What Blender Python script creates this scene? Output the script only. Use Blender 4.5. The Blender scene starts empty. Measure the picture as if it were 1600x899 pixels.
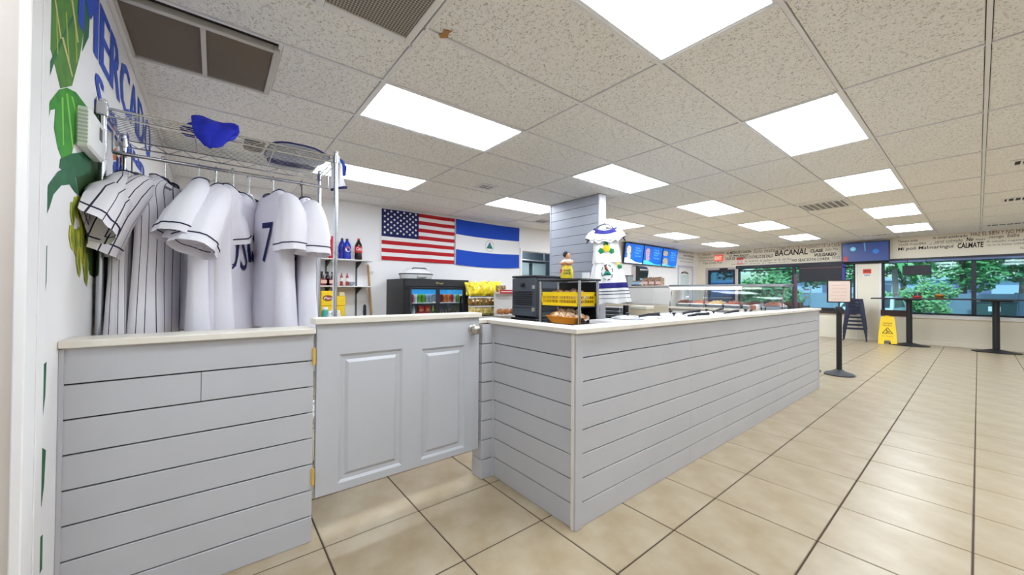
import bpy, math, random
from mathutils import Vector, Matrix
PI = math.pi
sin, cos = math.sin, math.cos
SC = bpy.context.scene
COL = SC.collection
rnd = random.Random(7)

# ------------------------------------------------------------------ camera
FPX = 581.03                      # focal length in pixels of the 1600 px wide frame
YAW, PITCH, ROLL = math.radians(51.4254), math.radians(0.6084), math.radians(0.4182)
EYE = 1.17
def _axes():
    f = Vector((-sin(YAW), cos(YAW), 0)); r = Vector((cos(YAW), sin(YAW), 0)); u = Vector((0, 0, 1))
    f, u = cos(PITCH)*f + sin(PITCH)*u, -sin(PITCH)*f + cos(PITCH)*u
    r, u = cos(ROLL)*r + sin(ROLL)*u, -sin(ROLL)*r + cos(ROLL)*u
    return r, u, f
CR, CU, CF = _axes()
def at(px, py, ax, val):
    """world point on the plane coordinate[ax] = val that was measured at this photograph pixel"""
    d = CR*((px-800)/FPX) + CU*(-(py-449.5)/FPX) + CF
    o = Vector((0, 0, EYE))
    return o + d*((val-o[ax])/d[ax])
cam = bpy.data.cameras.new('camera'); cam.sensor_width = 36; cam.lens = 36*FPX/1600
cam.clip_start = 0.02; cam.clip_end = 300
camo = bpy.data.objects.new('camera', cam); COL.objects.link(camo)
m = Matrix.Identity(4)
for i in range(3):
    m[i][0], m[i][1], m[i][2] = CR[i], CU[i], -CF[i]
m[2][3] = EYE
camo.matrix_world = m
SC.camera = camo

# ------------------------------------------------------------------ world, sun, exposure
W = bpy.data.worlds.new('sky'); SC.world = W; W.use_nodes = True
nt = W.node_tree; nt.nodes.clear()
sky = nt.nodes.new('ShaderNodeTexSky'); sky.sky_type = 'NISHITA'
sky.sun_disc = False; sky.sun_elevation = math.radians(52); sky.sun_rotation = math.radians(200)
sky.air_density = 1.2; sky.dust_density = 1.5
bg = nt.nodes.new('ShaderNodeBackground'); bg.inputs['Strength'].default_value = 0.16
ow = nt.nodes.new('ShaderNodeOutputWorld')
nt.links.new(sky.outputs[0], bg.inputs[0]); nt.links.new(bg.outputs[0], ow.inputs[0])
sl = bpy.data.lights.new('sun', 'SUN'); sl.energy = 2.2; sl.angle = 0.02; sl.color = (1, .95, .87)
so = bpy.data.objects.new('sun', sl); COL.objects.link(so); so.location = (0, 20, 20)
so.rotation_euler = (math.radians(38), 0, math.radians(20))
LAMP = 7.5
LAMP_COL = (236, 246, 255)
vs = SC.view_settings
vs.view_transform = 'Standard'; vs.look = 'None'; vs.gamma = 1; vs.use_curve_mapping = False
vs.exposure = 0.92
SC.cycles.max_bounces = 8; SC.cycles.diffuse_bounces = 5; SC.cycles.glossy_bounces = 3
SC.cycles.transparent_max_bounces = 16; SC.cycles.caustics_reflective = False; SC.cycles.caustics_refractive = False
SC.cycles.sample_clamp_indirect = 6; SC.cycles.use_denoising = True

# ------------------------------------------------------------------ materials
def lin(c):
    c = c/255
    return c/12.92 if c <= .04045 else ((c+.055)/1.055)**2.4
def rgb(t): return (lin(t[0]), lin(t[1]), lin(t[2]), 1)
MATS = {}
def mat(name, col, rough=.5, metal=0, noise=None, bump=None, emit=0, vary=0, coat=0, spec=.5, trans=0):
    """noise=(scale, other colour, sharpness) mottles; bump=(scale, strength); vary = brightness spread from object to object"""
    if name in MATS: return MATS[name]
    M = bpy.data.materials.new(name); M.use_nodes = True; MATS[name] = M
    n = M.node_tree.nodes; L = M.node_tree.links
    b = n['Principled BSDF']
    b.inputs['Base Color'].default_value = rgb(col); b.inputs['Roughness'].default_value = rough
    b.inputs['Metallic'].default_value = metal; b.inputs['Specular IOR Level'].default_value = spec
    if coat: b.inputs['Coat Weight'].default_value = coat
    if trans: b.inputs['Transmission Weight'].default_value = trans
    if emit:
        b.inputs['Emission Color'].default_value = rgb(col); b.inputs['Emission Strength'].default_value = emit
    src = None
    tc = n.new('ShaderNodeTexCoord')
    if noise:
        t = n.new('ShaderNodeTexNoise'); t.inputs['Scale'].default_value = noise[0]; t.inputs['Detail'].default_value = 5
        L.new(tc.outputs['Object'], t.inputs['Vector'])
        r = n.new('ShaderNodeValToRGB'); s = noise[2] if len(noise) > 2 else .25
        r.color_ramp.elements[0].position = .5-s; r.color_ramp.elements[1].position = .5+s
        r.color_ramp.elements[0].color = rgb(noise[1]); r.color_ramp.elements[1].color = rgb(col)
        L.new(t.outputs['Fac'], r.inputs[0]); src = r.outputs[0]
    if vary:
        oi = n.new('ShaderNodeObjectInfo'); h = n.new('ShaderNodeHueSaturation')
        mr = n.new('ShaderNodeMapRange'); mr.inputs['To Min'].default_value = 1-vary; mr.inputs['To Max'].default_value = 1+vary
        L.new(oi.outputs['Random'], mr.inputs['Value']); L.new(mr.outputs[0], h.inputs['Value'])
        if src: L.new(src, h.inputs['Color'])
        else: h.inputs['Color'].default_value = rgb(col)
        src = h.outputs[0]
    if src: L.new(src, b.inputs['Base Color'])
    if bump:
        t = n.new('ShaderNodeTexNoise'); t.inputs['Scale'].default_value = bump[0]; t.inputs['Detail'].default_value = 4
        L.new(tc.outputs['Object'], t.inputs['Vector'])
        p = n.new('ShaderNodeBump'); p.inputs['Strength'].default_value = bump[1]; p.inputs['Distance'].default_value = .01
        L.new(t.outputs['Fac'], p.inputs['Height']); L.new(p.outputs[0], b.inputs['Normal'])
    return M
def glass_mat(name, tint, gloss=.06):
    if name in MATS: return MATS[name]
    M = bpy.data.materials.new(name); M.use_nodes = True; MATS[name] = M
    n = M.node_tree.nodes; L = M.node_tree.links; n.clear()
    o = n.new('ShaderNodeOutputMaterial'); t = n.new('ShaderNodeBsdfTransparent'); t.inputs[0].default_value = rgb(tint)
    g = n.new('ShaderNodeBsdfGlossy'); g.inputs['Roughness'].default_value = .03
    mx = n.new('ShaderNodeMixShader'); mx.inputs[0].default_value = gloss
    L.new(t.outputs[0], mx.inputs[1]); L.new(g.outputs[0], mx.inputs[2]); L.new(mx.outputs[0], o.inputs[0])
    return M
def fissured(name, col, dark):
    M = mat(name, col, .9)
    n = M.node_tree.nodes; L = M.node_tree.links; b = n['Principled BSDF']
    tc = n.new('ShaderNodeTexCoord')
    t = n.new('ShaderNodeTexNoise'); t.inputs['Scale'].default_value = 70; t.inputs['Detail'].default_value = 2; t.inputs['Distortion'].default_value = 1.4
    L.new(tc.outputs['Object'], t.inputs['Vector'])
    r = n.new('ShaderNodeValToRGB'); e = r.color_ramp.elements
    e[0].position = .35; e[0].color = rgb(dark); e[1].position = .44; e[1].color = rgb(col)
    L.new(t.outputs['Fac'], r.inputs[0]); L.new(r.outputs[0], b.inputs['Base Color'])
    p = n.new('ShaderNodeBump'); p.inputs['Strength'].default_value = .6; p.inputs['Distance'].default_value = .006
    L.new(r.outputs[0], p.inputs['Height']); L.new(p.outputs[0], b.inputs['Normal'])
    return M
def striped(name, col, line, pitch, width):
    """cloth with thin lines along the v axis of its UV map (u in metres)"""
    M = mat(name, col, .85)
    n = M.node_tree.nodes; L = M.node_tree.links; b = n['Principled BSDF']
    uv = n.new('ShaderNodeUVMap'); s = n.new('ShaderNodeSeparateXYZ'); L.new(uv.outputs[0], s.inputs[0])
    a = n.new('ShaderNodeMath'); a.operation = 'DIVIDE'; a.inputs[1].default_value = pitch; L.new(s.outputs[0], a.inputs[0])
    f = n.new('ShaderNodeMath'); f.operation = 'FRACT'; L.new(a.outputs[0], f.inputs[0])
    c = n.new('ShaderNodeMath'); c.operation = 'LESS_THAN'; c.inputs[1].default_value = width/pitch; L.new(f.outputs[0], c.inputs[0])
    mx = n.new('ShaderNodeMix'); mx.data_type = 'RGBA'; mx.inputs[6].default_value = rgb(col); mx.inputs[7].default_value = rgb(line)
    L.new(c.outputs[0], mx.inputs[0]); L.new(mx.outputs[2], b.inputs['Base Color'])
    return M
def wiremesh(name, col, dark, scale):
    """fine perforated grille: light dots of metal round dark holes"""
    M = mat(name, col, .5)
    n = M.node_tree.nodes; L = M.node_tree.links; b = n['Principled BSDF']
    tc = n.new('ShaderNodeTexCoord'); v = n.new('ShaderNodeTexVoronoi'); v.inputs['Scale'].default_value = scale; v.inputs['Randomness'].default_value = 0
    L.new(tc.outputs['Object'], v.inputs['Vector'])
    r = n.new('ShaderNodeValToRGB'); e = r.color_ramp.elements
    e[0].position = .42; e[0].color = rgb(dark); e[1].position = .52; e[1].color = rgb(col)
    L.new(v.outputs['Distance'], r.inputs[0]); L.new(r.outputs[0], b.inputs['Base Color'])
    return M

# ------------------------------------------------------------------ mesh builder
class MB:
    def __init__(s): s.v = []; s.f = []; s.uv = None; s.mi = []
    def add(s, vs_, fs, mi=0):
        k = len(s.v); s.v += [tuple(p) for p in vs_]
        for f in fs: s.f.append(tuple(i+k for i in f)); s.mi.append(mi)
        return s
    def box(s, x0, y0, z0, x1, y1, z1, c=0, M=None, mi=0):
        if x0 > x1: x0, x1 = x1, x0
        if y0 > y1: y0, y1 = y1, y0
        if z0 > z1: z0, z1 = z1, z0
        if c <= 0:
            V = [(x, y, z) for z in (z0, z1) for y in (y0, y1) for x in (x0, x1)]
            F = [(0,2,3,1), (4,5,7,6), (0,1,5,4), (2,6,7,3), (0,4,6,2), (1,3,7,5)]
        else:
            c = min(c, (x1-x0)*.49, (y1-y0)*.49, (z1-z0)*.49)
            V = []; idx = {}
            for sx in (0, 1):
                for sy in (0, 1):
                    for sz in (0, 1):
                        X = (x0, x1)[sx]; Y = (y0, y1)[sy]; Z = (z0, z1)[sz]
                        ix = X+(c, -c)[sx]; iy = Y+(c, -c)[sy]; iz = Z+(c, -c)[sz]
                        for a, p in enumerate(((X, iy, iz), (ix, Y, iz), (ix, iy, Z))):
                            idx[sx, sy, sz, a] = len(V); V.append(p)
            F = []
            for sx in (0, 1): F.append([idx[sx, a, b, 0] for a, b in ((0,0), (1,0), (1,1), (0,1))][::1 if sx else -1])
            for sy in (0, 1): F.append([idx[a, sy, b, 1] for a, b in ((0,0), (0,1), (1,1), (1,0))][::1 if sy else -1])
            for sz in (0, 1): F.append([idx[a, b, sz, 2] for a, b in ((0,0), (1,0), (1,1), (0,1))][::1 if sz else -1])
            for p in (0, 1):
                for q in (0, 1):
                    F.append([idx[0,p,q,1], idx[1,p,q,1], idx[1,p,q,2], idx[0,p,q,2]])
                    F.append([idx[p,0,q,0], idx[p,1,q,0], idx[p,1,q,2], idx[p,0,q,2]])
                    F.append([idx[p,q,0,0], idx[p,q,1,0], idx[p,q,1,1], idx[p,q,0,1]])
            for sx in (0, 1):
                for sy in (0, 1):
                    for sz in (0, 1): F.append([idx[sx,sy,sz,a] for a in range(3)])
        if M: V = [tuple(M @ Vector(p)) for p in V]
        return s.add(V, F, mi)
    def cyl(s, p0, p1, r0, r1=None, n=12, cap=True, mi=0):
        return s.tube([p0, p1], [r0, r0 if r1 is None else r1], n, cap, mi)
    def tube(s, pts, r, n=8, cap=True, mi=0, flat=1.0):
        pts = [Vector(p) for p in pts]
        rs = r if isinstance(r, (list, tuple)) else [r]*len(pts)
        V = []; F = []; prev = None
        for i, p in enumerate(pts):
            d = (pts[min(i+1, len(pts)-1)]-pts[max(i-1, 0)])
            d = d.normalized() if d.length > 1e-9 else Vector((0, 0, 1))
            if prev is None:
                a = Vector((0, 0, 1)) if abs(d.z) < .9 else Vector((1, 0, 0))
                u = d.cross(a).normalized()
            else:
                u = prev-d*prev.dot(d)
                u = u.normalized() if u.length > 1e-6 else d.orthogonal().normalized()
            prev = u; w = d.cross(u)
            for k in range(n):
                t = 2*PI*k/n; V.append(p+(u*cos(t)+w*sin(t)*flat)*rs[i])
        for i in range(len(pts)-1):
            for k in range(n):
                F.append((i*n+k, i*n+(k+1)%n, (i+1)*n+(k+1)%n, (i+1)*n+k))
        if cap: F.append(tuple(range(n))[::-1]); F.append(tuple((len(pts)-1)*n+k for k in range(n)))
        return s.add(V, F, mi)
    def lathe(s, prof, n=20, c=(0, 0, 0), mi=0, sx=1, sy=1):
        V = []; F = []
        for r, z in prof:
            for k in range(n):
                t = 2*PI*k/n; V.append((c[0]+r*cos(t)*sx, c[1]+r*sin(t)*sy, c[2]+z))
        for i in range(len(prof)-1):
            for k in range(n): F.append((i*n+k, i*n+(k+1)%n, (i+1)*n+(k+1)%n, (i+1)*n+k))
        F.append(tuple(range(n))[::-1]); F.append(tuple((len(prof)-1)*n+k for k in range(n)))
        return s.add(V, F, mi)
    def ball(s, c, r, nu=12, nv=8, mi=0, jit=0, M=None):
        if not isinstance(r, (tuple, list)): r = (r, r, r)
        V = []; F = []
        for i in range(nv+1):
            ph = PI*i/nv
            for k in range(nu):
                t = 2*PI*k/nu; j = 1+(rnd.uniform(-jit, jit) if jit else 0)
                p = Vector((r[0]*sin(ph)*cos(t)*j, r[1]*sin(ph)*sin(t)*j, -r[2]*cos(ph)*j))
                if M: p = M @ p
                V.append((c[0]+p.x, c[1]+p.y, c[2]+p.z))
        for i in range(nv):
            for k in range(nu): F.append((i*nu+k, i*nu+(k+1)%nu, (i+1)*nu+(k+1)%nu, (i+1)*nu+k))
        return s.add(V, F, mi)
    def prism(s, pts, fn, th, mi=0):
        """outline pts (u, v) swept along w from 0 to th; fn(u, v, w) gives the point"""
        n = len(pts)
        V = [fn(u, v, 0) for u, v in pts]+[fn(u, v, th) for u, v in pts]
        F = [tuple(range(n))[::-1], tuple(range(n, 2*n))]+[(i, (i+1)%n, n+(i+1)%n, n+i) for i in range(n)]
        return s.add(V, F, mi)
    def grid(s, fn, nu, nv, wrap=False, mi=0):
        V = [fn(i, j) for j in range(nv+1) for i in range(nu+(0 if wrap else 1))]
        w = nu if wrap else nu+1
        F = [(j*w+i, j*w+(i+1)%w, (j+1)*w+(i+1)%w, (j+1)*w+i) for j in range(nv) for i in range(nu)]
        return s.add(V, F, mi)
    def mesh(s, name, mats, smooth=None, flip=True):
        me = bpy.data.meshes.new(name)
        me.from_pydata(s.v, [], s.f)
        if flip:
            import bmesh
            b = bmesh.new(); b.from_mesh(me); bmesh.ops.recalc_face_normals(b, faces=b.faces); b.to_mesh(me); b.free()
        for mm in (mats if isinstance(mats, (list, tuple)) else [mats]): me.materials.append(mm)
        if any(s.mi): me.polygons.foreach_set('material_index', s.mi)
        if smooth is not None:
            me.polygons.foreach_set('use_smooth', [True]*len(me.polygons))
            me.set_sharp_from_angle(angle=math.radians(smooth))
        if s.uv:
            l = me.uv_layers.new(name='UVMap')
            for i, lp in enumerate(me.loops): l.data[i].uv = s.uv[lp.vertex_index]
        me.update()
        return me
    def build(s, name, mats, parent=None, smooth=None, flip=True, loc=None):
        return put(name, s.mesh(name, mats, smooth, flip), parent, loc)
def put(name, me, parent=None, loc=None, rz=0):
    o = bpy.data.objects.new(name, me); COL.objects.link(o)
    if parent: o.parent = parent
    if loc is not None: o.location = loc
    if rz: o.rotation_euler.z = rz
    return o
def tag(o, label, cat, group=None):
    o['label'] = label; o['category'] = cat
    if group: o['group'] = group
    return o
def thing(name, label, cat, loc=(0, 0, 0), rz=0, group=None):
    o = bpy.data.objects.new(name, None); COL.objects.link(o); o.empty_display_size = .1
    o.location = loc; o.rotation_euler.z = rz
    return tag(o, label, cat, group)
def struct(o): o['kind'] = 'structure'; return o
def dup(root, loc, rz=None, label=None):
    """a copy of a thing with copies of its parts and sub-parts"""
    r = root.copy(); COL.objects.link(r); r.location = loc
    if rz is not None: r.rotation_euler.z = rz
    if label: r['label'] = label
    for ch in list(root.children):
        c = ch.copy(); COL.objects.link(c); c.parent = r
        for g in list(ch.children):
            d = g.copy(); COL.objects.link(d); d.parent = c
    return r
def text_faces(body, shear=0, bold=0.0, res=2):
    cu = bpy.data.curves.new('lettering', 'FONT'); cu.body = body; cu.size = 1; cu.resolution_u = res
    cu.shear = shear; cu.offset = bold
    ob = bpy.data.objects.new('lettering', cu); COL.objects.link(ob)
    me = bpy.data.meshes.new_from_object(ob)
    V = [v.co.copy() for v in me.vertices]; F = [tuple(p.vertices) for p in me.polygons]
    bpy.data.objects.remove(ob); bpy.data.curves.remove(cu); bpy.data.meshes.remove(me)
    return V, F
def text(mb, body, fn, w, h, shear=0, bold=0.0, mi=0):
    """letters stretched to w by h; fn(u, v) gives the point"""
    V, F = text_faces(body, shear, bold)
    x0 = min(v.x for v in V); x1 = max(v.x for v in V); y0 = min(v.y for v in V); y1 = max(v.y for v in V)
    mb.add([fn((v.x-x0)/(x1-x0)*w, (v.y-y0)/(y1-y0)*h) for v in V], F, mi)
    return mb

# ------------------------------------------------------------------ palette
PILLAR = mat('pillar_paint', (168, 172, 184), .45)
GREY = mat('grey_paint', (194, 194, 199), .42, noise=(3, (187, 187, 192), .3))
CAPW = mat('cap_white', (236, 230, 220), .35, noise=(6, (222, 214, 200), .3))
WALLW = mat('wall_white', (243, 241, 242), .6)
CREAM = mat('wall_cream', (238, 231, 214), .6)
BEIGE = mat('wall_beige', (214, 204, 196), .6, noise=(4, (206, 195, 187), .2))
TRIMW = mat('trim_white', (244, 242, 242), .4)
DARK = mat('dark_gap', (70, 62, 58), .8)
GROUT = mat('grout', (74, 58, 46), .9)
TILE = mat('tile_beige', (181, 167, 143), .3, noise=(5, (160, 140, 110), .2), vary=.025, spec=.5)
PANEL = fissured('ceiling_panel', (248, 247, 245), (194, 190, 185))
TEE = mat('tee_white', (236, 236, 238), .45)
BLACK = mat('black', (24, 24, 27), .45)
SOFTBLK = mat('soft_black', (36, 37, 42), .6)
CHAR = mat('charcoal', (70, 76, 86), .55)
WHITE = mat('white', (244, 243, 242), .45)
CHROME = mat('chrome', (205, 207, 212), .22, 1)
STEEL = mat('steel', (190, 195, 202), .3, 1)
BRASS = mat('brass', (222, 180, 84), .4, .15)
FRAME = mat('frame_dark', (38, 40, 52), .4)
BRONZE = mat('frame_bronze', (70, 48, 50), .5)
YELLOW = mat('yellow', (250, 205, 20), .45)
BLUE = mat('paint_blue', (38, 78, 190), .7)
NAVY = mat('navy', (28, 32, 92), .8)
RED = mat('red', (196, 28, 36), .6)
INK = mat('ink', (38, 34, 34), .8)
GLASS = glass_mat('window_glass', (206, 236, 242), .05)
CLEAR = glass_mat('clear_glass', (238, 243, 246), .07)

X_L, X_R, Y_M, Y_F, CEIL = -6.0, 3.6, -.41, 12.95, 2.535

# ------------------------------------------------------------------ floor of square tiles
fl = struct(MB().box(X_L-.2, -4.8, -.12, X_R+.2, Y_F+.2, -.004).build('floor', GROUT))
P = .46; TX0 = -.936; TY0 = 1.324
tm = MB().box(0, 0, -.006, P-.007, P-.007, 0, .0025).mesh('tile', TILE)
cells = [(TX0+i*P, TY0+j*P) for i in range(-4, 5) for j in range(-4, 26)]
cells.sort(key=lambda c: (c[0]+.23)**2+(c[1]+.23)**2)
near = [c for c in cells if c[1] < Y_F-.1][:290]
for x, y in near:
    put('tile', tm, fl, (x, y, rnd.uniform(-.0004, .0004)))
nset = set((round(x, 3), round(y, 3)) for x, y in near)
mb = MB()
for i in range(-11, 10):
    for j in range(-13, 26):
        x, y = TX0+i*P, TY0+j*P
        if (round(x, 3), round(y, 3)) not in nset: mb.box(x, y, -.006, x+P-.007, y+P-.007, 0)
o = mb.build('tile_field', TILE, fl); o['kind'] = 'stuff'

# ------------------------------------------------------------------ ceiling grid, panels, lights, vents
ce = struct(MB().box(X_L-.2, -4.8, CEIL+.02, X_R+.2, Y_F+.2, CEIL+.1).build('ceiling', DARK))  # dark backing colour paints the shadow gaps beside the tee bars
DIFF_ = mat('diffuser', LAMP_COL, .5, emit=LAMP)
XL = [-6.0, -5.462, -4.85, -4.24, -3.628, -3.016, -2.405, -1.79, -1.18, -.57, .04, .65, 1.26, 1.87, 2.48, 3.09, 3.6]
YL = [-1.59, -.41, .84, 2.054, 3.268, 4.482, 5.696, 6.91, 8.124, 9.338, 10.552, 11.766, 12.95]
LIGHTS = {(8, 2): 0, (5, 2): 1, (2, 2): 2, (8, 4): 3, (5, 4): 4, (2, 4): 5, (8, 6): 6, (5, 6): 7, (2, 6): 8, (8, 8): 9, (5, 8): 10, (2, 8): 11, (8, 10): 12, (5, 10): 13, (2, 10): 14}
pm = {}
for i in range(len(XL)-1):
    for j in range(len(YL)-1):
        if (i, j) in LIGHTS or XL[i] > 2 or j < 2 or (i == 11 and j in (2, 4, 6, 8, 10)): continue
        w, h = XL[i+1]-XL[i]-.026, YL[j+1]-YL[j]-.026
        k = (round(w, 2), round(h, 2))
        if k not in pm: pm[k] = MB().box(0, 0, 0, w, h, .014, .003).mesh('panel', PANEL)
        put('panel', pm[k], ce, (XL[i]+.013, YL[j]+.013, CEIL+.003))
for i in (8, 11):
    for y in (-1.0,): MB().box(XL[i]+.03, y-.58, CEIL-.002, XL[i+1]-.03, y+.58, CEIL+.012).build('light_panel', DIFF_, ce)
# the row along the mural wall is cut up round two return grilles
def panel(x0, y0, x1, y1):
    put('panel', MB().box(0, 0, 0, x1-x0-.026, y1-y0-.026, .014, .003).mesh('panel', PANEL), ce, (x0+.013, y0+.013, CEIL+.003))
for i in range(0, 5): panel(XL[i], -.41, XL[i+1], .84)
panel(-3.016, .27, -2.405, .84); panel(-2.405, -.41, -1.96, .84); panel(-1.96, -.41, -1.36, .33); panel(-1.36, -.41, -.57, .84)
for i in range(9, 13): panel(XL[i], -.41, XL[i+1], .84)
def tee(x0, y0, x1, y1):
    MB().box(x0, y0, CEIL-.003, x1, y1, CEIL+.02).build('tee_bar', TEE, ce)
for k, x in enumerate(XL[1:-2]):
    tee(x-.0095, .84 if x in (-1.79, -1.18) else -.41, x+.0095, Y_F)
for x in (-1.96, -1.36): tee(x-.0095, -.41, x+.0095, .84)
for y in YL[2:-1]:
    for i in range(0, 13): tee(XL[i]+.011, y-.0095, XL[i+1]-.011, y+.0095)
tee(-3.005, .261, -2.416, .28); tee(-1.95, .32, -1.371, .339)
MB().prism([(-.04, 0), (-.015, .02), (.02, .012), (.045, .016), (.03, -.012), (0, -.006), (-.02, -.014)], lambda u, v, w: (-1.76+u, .93+v*1.5, CEIL-.004+w), .003).build('torn_patch', mat('torn', (176, 132, 84), .9), ce)
DIFF = mat('diffuser', LAMP_COL, .5, emit=LAMP)
where = ['nearest row, beyond the perforated grille', 'nearest row, above the half door', 'nearest row, behind the rack post',
         'second row, over the open floor', 'second row, just before the shiplap pillar', 'second row, above the blue white flag',
         'third row, over the open floor beside the long counter', 'third row, over the service area', 'third row, directly behind the shiplap pillar',
         'fourth row, over the open floor', 'fourth row, over the display case', 'fourth row, above the blue menu screens',
         'last row, next to the wall television', 'last row, above the large black word', 'last row, above the exit sign']
def light(i, j, k):
    x0, x1, y0, y1 = XL[i]+.011, XL[i+1]-.011, YL[j]+.011, YL[j+1]-.011
    cx, cy = (x0+x1)/2, (y0+y1)/2
    t = thing('ceiling_light', 'recessed white ceiling light panel, '+where[k], 'light', (cx, cy, CEIL), 0, 'recessed light panels in the tiled ceiling')
    a, b = (x1-x0)/2, (y1-y0)/2; r = .016
    m_ = MB()
    m_.box(-a, -b, 0, -a+r, b, .02).box(a-r, -b, 0, a, b, .02).box(-a+r, -b, 0, a-r, -b+r, .02).box(-a+r, b-r, 0, a-r, b, .02)
    m_.build('frame', TEE, t)
    MB().box(-a+r, -b+r, .004, a-r, b-r, .012).build('diffuser', DIFF, t)
for (i, j), k in LIGHTS.items(): light(i, j, k)
# the same rows of light panels go on over the dining floor to the right, outside the frame
for i in (11,):
    for j in (2, 4, 6, 8, 10):
        MB().box(XL[i]+.03, YL[j]+.03, CEIL-.002, XL[i+1]-.03, YL[j+1]-.03, CEIL+.012).build('light_panel', DIFF, ce)

ALU = mat('alu_frame', (206, 202, 196), .4, .3)
VDARK = mat('vent_dark', (58, 54, 52), .8)
LOUV = mat('louver_metal', (150, 138, 128), .5, .1)
t = thing('return_grille', 'big aluminium return air grille with two dark louvred halves beside the mural', 'vent', (-2.765, -.068, CEIL))
a, b = .30, .34
m_ = MB()
for q in ((-a, -b, a, -b+.03), (-a, b-.03, a, b), (-a, -b+.03, -a+.03, b-.03), (a-.03, -b+.03, a, b-.03), (-a+.03, -.012, a-.03, .012)):
    m_.box(q[0], q[1], -.02, q[2], q[3], .015, .003)
m_.build('frame', ALU, t)
MB().box(-a+.01, -b+.01, .016, a-.01, b-.01, .019).build('backing', VDARK, t)
lm = MB().add([(0, 0, 0), (.008, 0, .02), (.008, .296, .02), (0, .296, 0), (.001, 0, 0), (.009, 0, .02), (.009, .296, .02), (.001, .296, 0)],
              [(0,1,2,3), (7,6,5,4), (0,4,5,1), (3,2,6,7), (0,3,7,4), (1,5,6,2)]).mesh('louver', LOUV)
for half in (0, 1):
    for q in range(36):
        put('louver', lm, t, (-.268+q*.0148, -.309 if half == 0 else .013, -.01))
t = thing('perforated_grille', 'square white return air grille with fine grey perforated face', 'vent', (-1.66, .585, CEIL))
a = .29; b = .235; m_ = MB()
for q in ((-a, -b, a, -b+.035), (-a, b-.035, a, b), (-a, -b+.035, -a+.035, b-.035), (a-.035, -b+.035, a, b-.035)):
    m_.box(q[0], q[1], -.012, q[2], q[3], .012, .004)
m_.build('frame', TEE, t)
MB().box(-a+.03, -b+.03, -.002, a-.03, b-.03, .006).build('mesh_face', wiremesh('perforated', (190, 186, 180), (100, 92, 86), 70), t)
def supply(px, py, X, Y, w, h, label, dark, n=5, grp='slotted supply vents in the ceiling'):
    t = thing('supply_vent', label, 'vent', (X, Y, CEIL), 0, grp)
    m_ = MB(); a, b = w/2, h/2; r = .03
    m_.box(-a, -b, -.01, -a+r, b, .002, .003).box(a-r, -b, -.01, a, b, .002, .003).box(-a+r, -b, -.01, a-r, -b+r, .002, .003).box(-a+r, b-r, -.01, a-r, b, .002, .003)
    m_.build('frame', TEE, t)
    MB().box(-a+r, -b+r, -.0015, a-r, b-r, .001).build('slot', dark, t)
    bm_ = MB().box(-.008, -b+r, -.012, .008, b-r, -.002, .002).mesh('blade', TEE)
    for k in range(n): put('blade', bm_, t, (-a+r+(2*a-2*r)*(k+.5)/n, 0, 0))
supply(0, 0, -1.485, 7.35, .58, .6, 'wide slotted supply vent between two rows of light panels', mat('slot_grey', (140, 138, 142), .8), 7)
supply(0, 0, .50, 6.43, .58, .24, 'slotted supply vent at the right edge, nearer of the two dark ones', VDARK, 6)
supply(0, 0, .50, 8.85, .58, .3, 'slotted supply vent at the right edge, further of the two dark ones', VDARK, 9)
supply(0, 0, -1.46, 11.9, .52, .2, 'thin slotted supply vent just above the wall television', VDARK, 5)
supply(0, 0, .34, 11.85, .5, .26, 'slotted supply vent near the end of the lettered wall', VDARK, 5)
supply(0, 0, -4.0, 2.75, .24, .24, 'small square dark vent in the ceiling before the blue white flag', VDARK, 3, 'small square ceiling vents')
p = at(847, 346, 2, CEIL); supply(0, 0, p.x, p.y, .3, .3, 'small dark vent in the ceiling left of the shiplap pillar', VDARK, 3, 'small square ceiling vents')
for px, py, lb in ((975, 365, 'small dark round ceiling spot just right of the hanging dress'), (1056, 378, 'small dark round ceiling spot above the menu screens')):
    p = at(px, py, 2, CEIL); t = thing('ceiling_spot', lb, 'light', (p.x, p.y, CEIL), 0, 'dark round ceiling spots')
    MB().lathe([(.13, 0), (.12, -.012), (.1, -.012), (.095, 0)], 20).build('ring', TEE, t, 40)
    MB().lathe([(.095, -.001), (.09, .003)], 20).build('lens', VDARK, t)
p = at(811, 345, 2, CEIL)
tag(MB().lathe([(.07, 0), (.07, -.02), (.05, -.04), (.02, -.045)], 18, p).build('smoke_detector', WHITE, None, 40), 'white round smoke detector on the ceiling above the blue white flag', 'detector')

# ------------------------------------------------------------------ walls
# rear wall with the flags; a kitchen pass opening at Y 5.04 - 6.3, z 1.3 - 2.03
PX0, PX1, PZ0, PZ1 = 5.04, 6.4, 1.2, 2.03
wl = MB()
wl.box(X_L-.14, Y_M-.2, 0, X_L, PX0, CEIL+.02).box(X_L-.14, PX1, 0, X_L, 11.62, CEIL+.02).box(X_L-.14, PX0, 0, X_L, PX1, PZ0).box(X_L-.14, PX0, PZ1, X_L, PX1, CEIL+.02)
wl.box(X_L-.14, 11.62, 2.0, X_L, 12.5, CEIL+.02).box(X_L-.14, 12.5, 0, X_L, Y_F, CEIL+.02)
w_left = struct(wl.build('wall_left', WALLW))
KS = mat('kitchen_steel', (120, 138, 152), .35, .6)
kl = bpy.data.lights.new('kitchen_fill_light', 'AREA'); kl.energy = 14; kl.size = .8; kl.size_y = .8; klo = bpy.data.objects.new('kitchen_fill_light', kl); COL.objects.link(klo); klo.location = (-6.75, 5.8, 2.48)  # unseen light, added to brighten the kitchen behind the pass opening
k = struct(MB().box(-7.4, 4.6, 0, -7.3, 7.2, 2.53).box(-7.4, 4.5, 0, -6.14, 4.6, 2.53).box(-7.4, 7.1, 0, -6.14, 7.2, 2.53).box(-7.4, 4.5, 2.5, -6.14, 7.2, 2.56).build('wall_kitchen', KS))
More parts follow.
